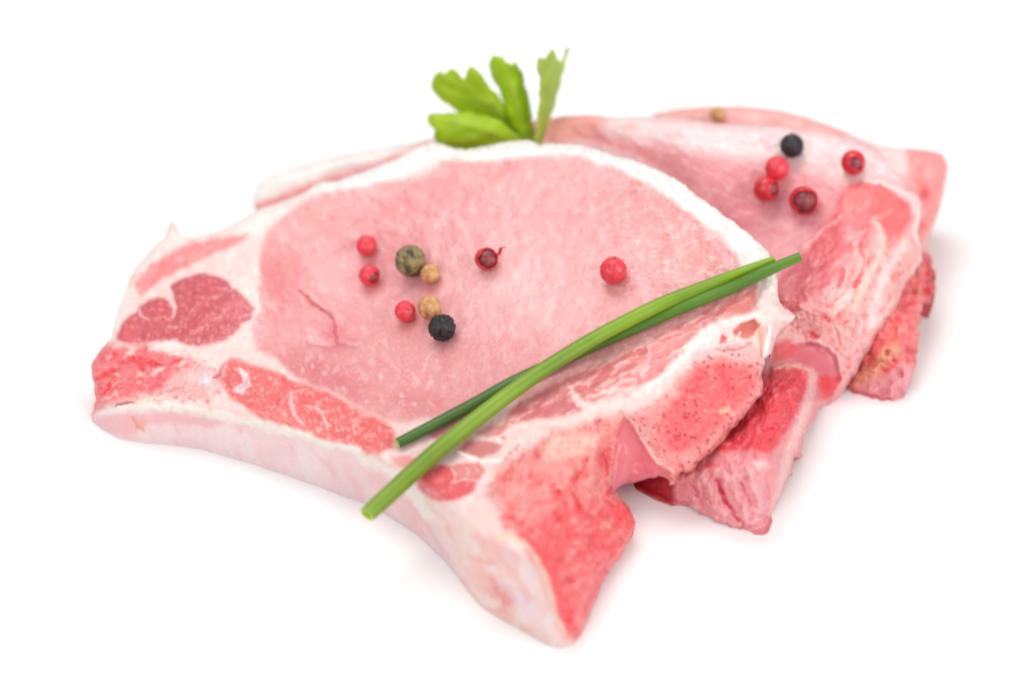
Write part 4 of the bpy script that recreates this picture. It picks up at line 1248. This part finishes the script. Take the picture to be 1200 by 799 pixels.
def chive(path, label, cols, ends, seed):
    """path: (px, py, height of the axis mm, half width px)"""
    n = 90
    cp = curve(path, n)
    pts = unproject(cp[:, 0], cp[:, 1], cp[:, 2] / 1000.0)
    rad = cp[:, 3] * MM
    root = new_empty('chive', pts[0], label, 'chive', 'cut green chives crossing on the meat')
    T = np.gradient(pts, axis=0)
    T /= np.linalg.norm(T, axis=1)[:, None]
    seg = 28
    V, C = [], []
    for i in range(n):
        t = T[i]
        s = np.cross(t, (0, 0, 1))
        s /= np.linalg.norm(s)
        u = np.cross(s, t)
        for j in range(seg):
            a = 2 * math.pi * j / seg
            rr = rad[i] * (1 + 0.005 * math.cos(a * 9 + seed) + 0.03 * math.cos(2 * a + i * 0.03))
            V.append(pts[i] + s * math.cos(a) * rr + u * math.sin(a) * rr * 0.86)
            f = i / (n - 1)
            cc = np.array(cols[0]) * (1 - f) + np.array(cols[1]) * f
            cc = cc * (1 + 0.035 * math.sin(a * 7 + seed) + 0.05 * math.sin(i * 0.21 + seed))
            C.append(lin(np.clip(cc, 0, 255)))
    F = [[i * seg + j, i * seg + (j + 1) % seg, (i + 1) * seg + (j + 1) % seg, (i + 1) * seg + j] for i in range(n - 1) for j in range(seg)]
    new_mesh('stalk', np.array(V), F, CHIVE, root, colours=np.array(C))
    # cut ends: a thin ring wall and a shallow hollow
    for e, d, i in ((0, -1, 0), (1, 1, n - 1)):
        base = np.array(V[i * seg:(i + 1) * seg])
        ct = base.mean(0)
        v = np.concatenate([base, ct + (base - ct) * 0.72, ct + (base - ct) * 0.60 - d * T[i] * rad[i] * 0.5, ct[None] - d * T[i] * rad[i] * 0.5])
        f = []
        for ring in range(2):
            for j in range(seg):
                q = [ring * seg + j, ring * seg + (j + 1) % seg, (ring + 1) * seg + (j + 1) % seg, (ring + 1) * seg + j]
                f.append(q)
        for j in range(seg):
            f.append([2 * seg + j, 2 * seg + (j + 1) % seg, 3 * seg])
        c = np.tile(lin(ends[e]), (len(v), 1))
        new_mesh('cut_end', v, f, CHIVE, root, colours=c, smooth_shade=False)
    return root


def sz(px, py, up):
    return float(surf_z(chop1, px, py)) + up


chive([(465, 519, sz(462, 522, 1.3), 5.6), (480, 512, sz(478, 515, 1.4), 6.2), (520, 491.5, sz(518, 495, 1.5), 6.8), (560, 470.5, sz(558, 474, 1.4), 7.0), (600, 448, sz(600, 452, 1.3), 7.0), (650, 425, sz(650, 429, 1.2), 7.2),
       (700, 402.5, sz(700, 407, 1.3), 7.4), (740, 385, sz(740, 389, 1.5), 7.6), (780, 367.5, sz(780, 372, 1.6), 7.8), (820, 351, sz(820, 356, 1.7), 7.4), (860, 335.5, sz(860, 340, 1.8), 7.0), (900, 317, sz(893, 322, 2.4), 6.6),
       (938, 300.5, sz(893, 318, 4.0), 5.4)],
      'thinner dark green chive, running under the thick one and past the fat rim', ((54, 92, 18), (84, 130, 10)), ((200, 205, 110), (60, 105, 40)), 0.4)
chive([(430, 603, 15.6, 8.8), (450, 584.5, 16.2, 9.6), (500, 539, 17.2, 9.8), (540, 505.5, 18.0, 9.6), (580, 474, sz(580, 478, 2.8), 9.2), (620, 444.5, sz(620, 449, 3.6), 8.8), (660, 418.5, sz(660, 423, 4.0), 8.6), (700, 394.5, sz(700, 399, 3.8), 8.4),
       (740, 373.5, sz(740, 378, 3.2), 8.3), (780, 354, sz(780, 359, 2.7), 8.2), (820, 338, sz(820, 343, 2.3), 7.4), (860, 322, sz(860, 327, 2.0), 6.2), (908, 303.5, sz(890, 310, 2.4), 4.0)],
      'thick bright green chive, its cut end hanging over the lower edge', ((112, 142, 4), (120, 156, 6)), ((178, 200, 62), (110, 150, 40)), 1.9)


# ------------------------------------------------------------------ parsley
def leaf_material():
    k = NT('parsley_leaf')
    at = k.n('ShaderNodeAttribute', attribute_name='tissue')
    g = k.n('ShaderNodeNewGeometry')
    nz = k.n('ShaderNodeTexNoise', i_Scale=260.0, i_Detail=4.0)
    k.l(g.outputs['Position'], nz.inputs['Vector'])
    r = k.ramp(nz.outputs[0], [(0.3, (0.82, 0.85, 0.75)), (0.7, (1.12, 1.1, 1.05))])
    c = k.mix(at.outputs['Color'], r, 1.0, 'MULTIPLY')
    k.l(c, k.b.inputs['Base Color'])
    k.b.inputs['Roughness'].default_value = 0.45
    k.l(k.bump(nz.outputs[0], 0.0003), k.b.inputs['Normal'])
    tr = k.n('ShaderNodeBsdfTranslucent')
    k.l(c, tr.inputs['Color'])
    mx = k.n('ShaderNodeMixShader')
    mx.inputs[0].default_value = 0.35
    k.l(k.b.outputs[0], mx.inputs[1])
    k.l(tr.outputs[0], mx.inputs[2])
    k.l(mx.outputs[0], k.t.nodes['Material Output'].inputs['Surface'])
    return k.m


LEAF = leaf_material()
PY0 = float(unproject(600, 165, 0.026)[1])
pbase = unproject_y(622, 172, PY0 + 0.006)
pars = new_empty('parsley_sprig', pbase, 'bright green parsley sprig standing behind the fat rim of the top chop', 'parsley')


def leaf(name, outline, depth, veins, col):
    outline = ragged(outline, 3.2, [])
    px, py, sd, q, be, bf = grid_in(outline, 1.5)
    y = PY0 + depth(px, py) / 1000.0
    rel = np.zeros(len(px))
    c = np.tile(lin(col), (len(px), 1))
    wv = noise2(px, py, 25, 2, 131)
    for vn in veins:
        m = smooth(-1.2, 1.2, stroke_sd(px, py, vn))
        mm = smooth(-7, 1, stroke_sd(px, py, vn))
        rel -= 0.35 * mm
        c += (lin((196, 206, 96)) - c) * (m * 0.55)[:, None]
    y = y + (0.6 * wv + rel) / 1000.0
    v = unproject_y(px, py, y)
    n = vert_normals(v, q)
    th = 0.00022 * np.clip(sd / 4, 0.15, 1)
    V = np.concatenate([v + n * th[:, None], v - n * th[:, None]])
    m = len(v)
    F = np.concatenate([q, (q + m)[:, ::-1], np.stack([be[:, 1], be[:, 0], be[:, 0] + m, be[:, 1] + m], -1)])
    return new_mesh(name, V, F, LEAF, pars, colours=np.concatenate([c, c]))


leaf('leaflet', [(505, 103), (507, 94), (510, 88), (515, 84), (522, 86), (528, 81), (535, 83), (541, 91), (546, 95), (547, 84), (551, 78), (558, 80), (565, 88), (573, 101), (581, 110),
                 (592, 122), (606, 140), (618, 165), (622, 176), (606, 176), (590, 150), (560, 138), (535, 132), (528, 125), (516, 117), (508, 110)],
     lambda x, y: 8 + (620 - x) * 0.05 + 0.0006 * (y - 110) ** 2 * 1.0, [[(616, 170, 1.5), (585, 130, 1.2), (550, 105, 1), (520, 92, .6)], [(590, 135, 1), (570, 108, .8), (553, 84, .5)], [(575, 122, 1), (545, 115, .7), (515, 105, .5)]],
     (182, 212, 30))
leaf('leaflet', [(500, 139), (503, 134), (510, 133), (522, 134), (534, 132), (548, 130), (566, 134), (585, 142), (604, 156), (618, 172), (616, 182), (570, 184), (545, 181), (525, 176), (512, 168),
                 (508, 158), (510, 152), (504, 148)],
     lambda x, y: 4 + (620 - x) * 0.02 - 0.10 * (y - 150) + 0.004 * (y - 150) ** 2, [[(614, 176, 1.5), (580, 156, 1.2), (545, 145, 1), (508, 138, .6)], [(575, 155, 1), (545, 165, .8), (520, 165, .5)]],
     (176, 208, 28))
leaf('leaflet', [(573, 80), (574, 72), (578, 66), (584, 67), (589, 66), (593, 72), (600, 77), (604, 73), (609, 79), (613, 88), (617, 102), (621, 122), (624, 140), (628, 166), (629, 178), (612, 178),
                 (604, 154), (596, 136), (590, 120), (586, 106), (579, 95), (574, 87)],
     lambda x, y: 6 + 0.06 * (160 - y) + 0.010 * (x - (600 + (y - 110) * 0.2)) ** 2 * 0.6, [[(620, 172, 1.5), (610, 130, 1.2), (598, 95, 1), (588, 72, .5)], [(604, 110, 1), (607, 92, .7), (605, 80, .4)]],
     (180, 214, 14))
leaf('leaflet', [(630, 66), (635, 68), (639, 67), (643, 61), (648, 57), (651, 62), (654, 70), (658, 73), (661, 66), (665, 55), (667, 53), (664, 68), (660, 86), (656, 103), (651, 120), (645, 138),
                 (638, 158), (633, 178), (626, 178), (629, 150), (632, 120), (632, 92), (629, 78)],
     lambda x, y: 7 + 0.03 * (160 - y) + (x - 640) * 0.35, [[(630, 172, 1.2), (640, 120, 1), (647, 66, .6)]], (186, 214, 84))
# stem
sp = curve([(622, 172), (618, 185), (612, 200)], 10)
sp3 = unproject_y(sp[:, 0], sp[:, 1], PY0 + 0.006)
V, F = [], []
for i, p in enumerate(sp3):
    for j in range(10):
        a = 2 * math.pi * j / 10
        V.append(p + np.array([math.cos(a), math.sin(a), 0]) * 0.0010)
    if i:
        for j in range(10):
            F.append([(i - 1) * 10 + j, (i - 1) * 10 + (j + 1) % 10, i * 10 + (j + 1) % 10, i * 10 + j])
F.append(list(range(10)))
F.append(list(range(len(V) - 1, len(V) - 11, -1)))
new_mesh('stem', np.array(V), F, LEAF, pars, colours=np.tile(lin((150, 180, 70)), (len(V), 1)))
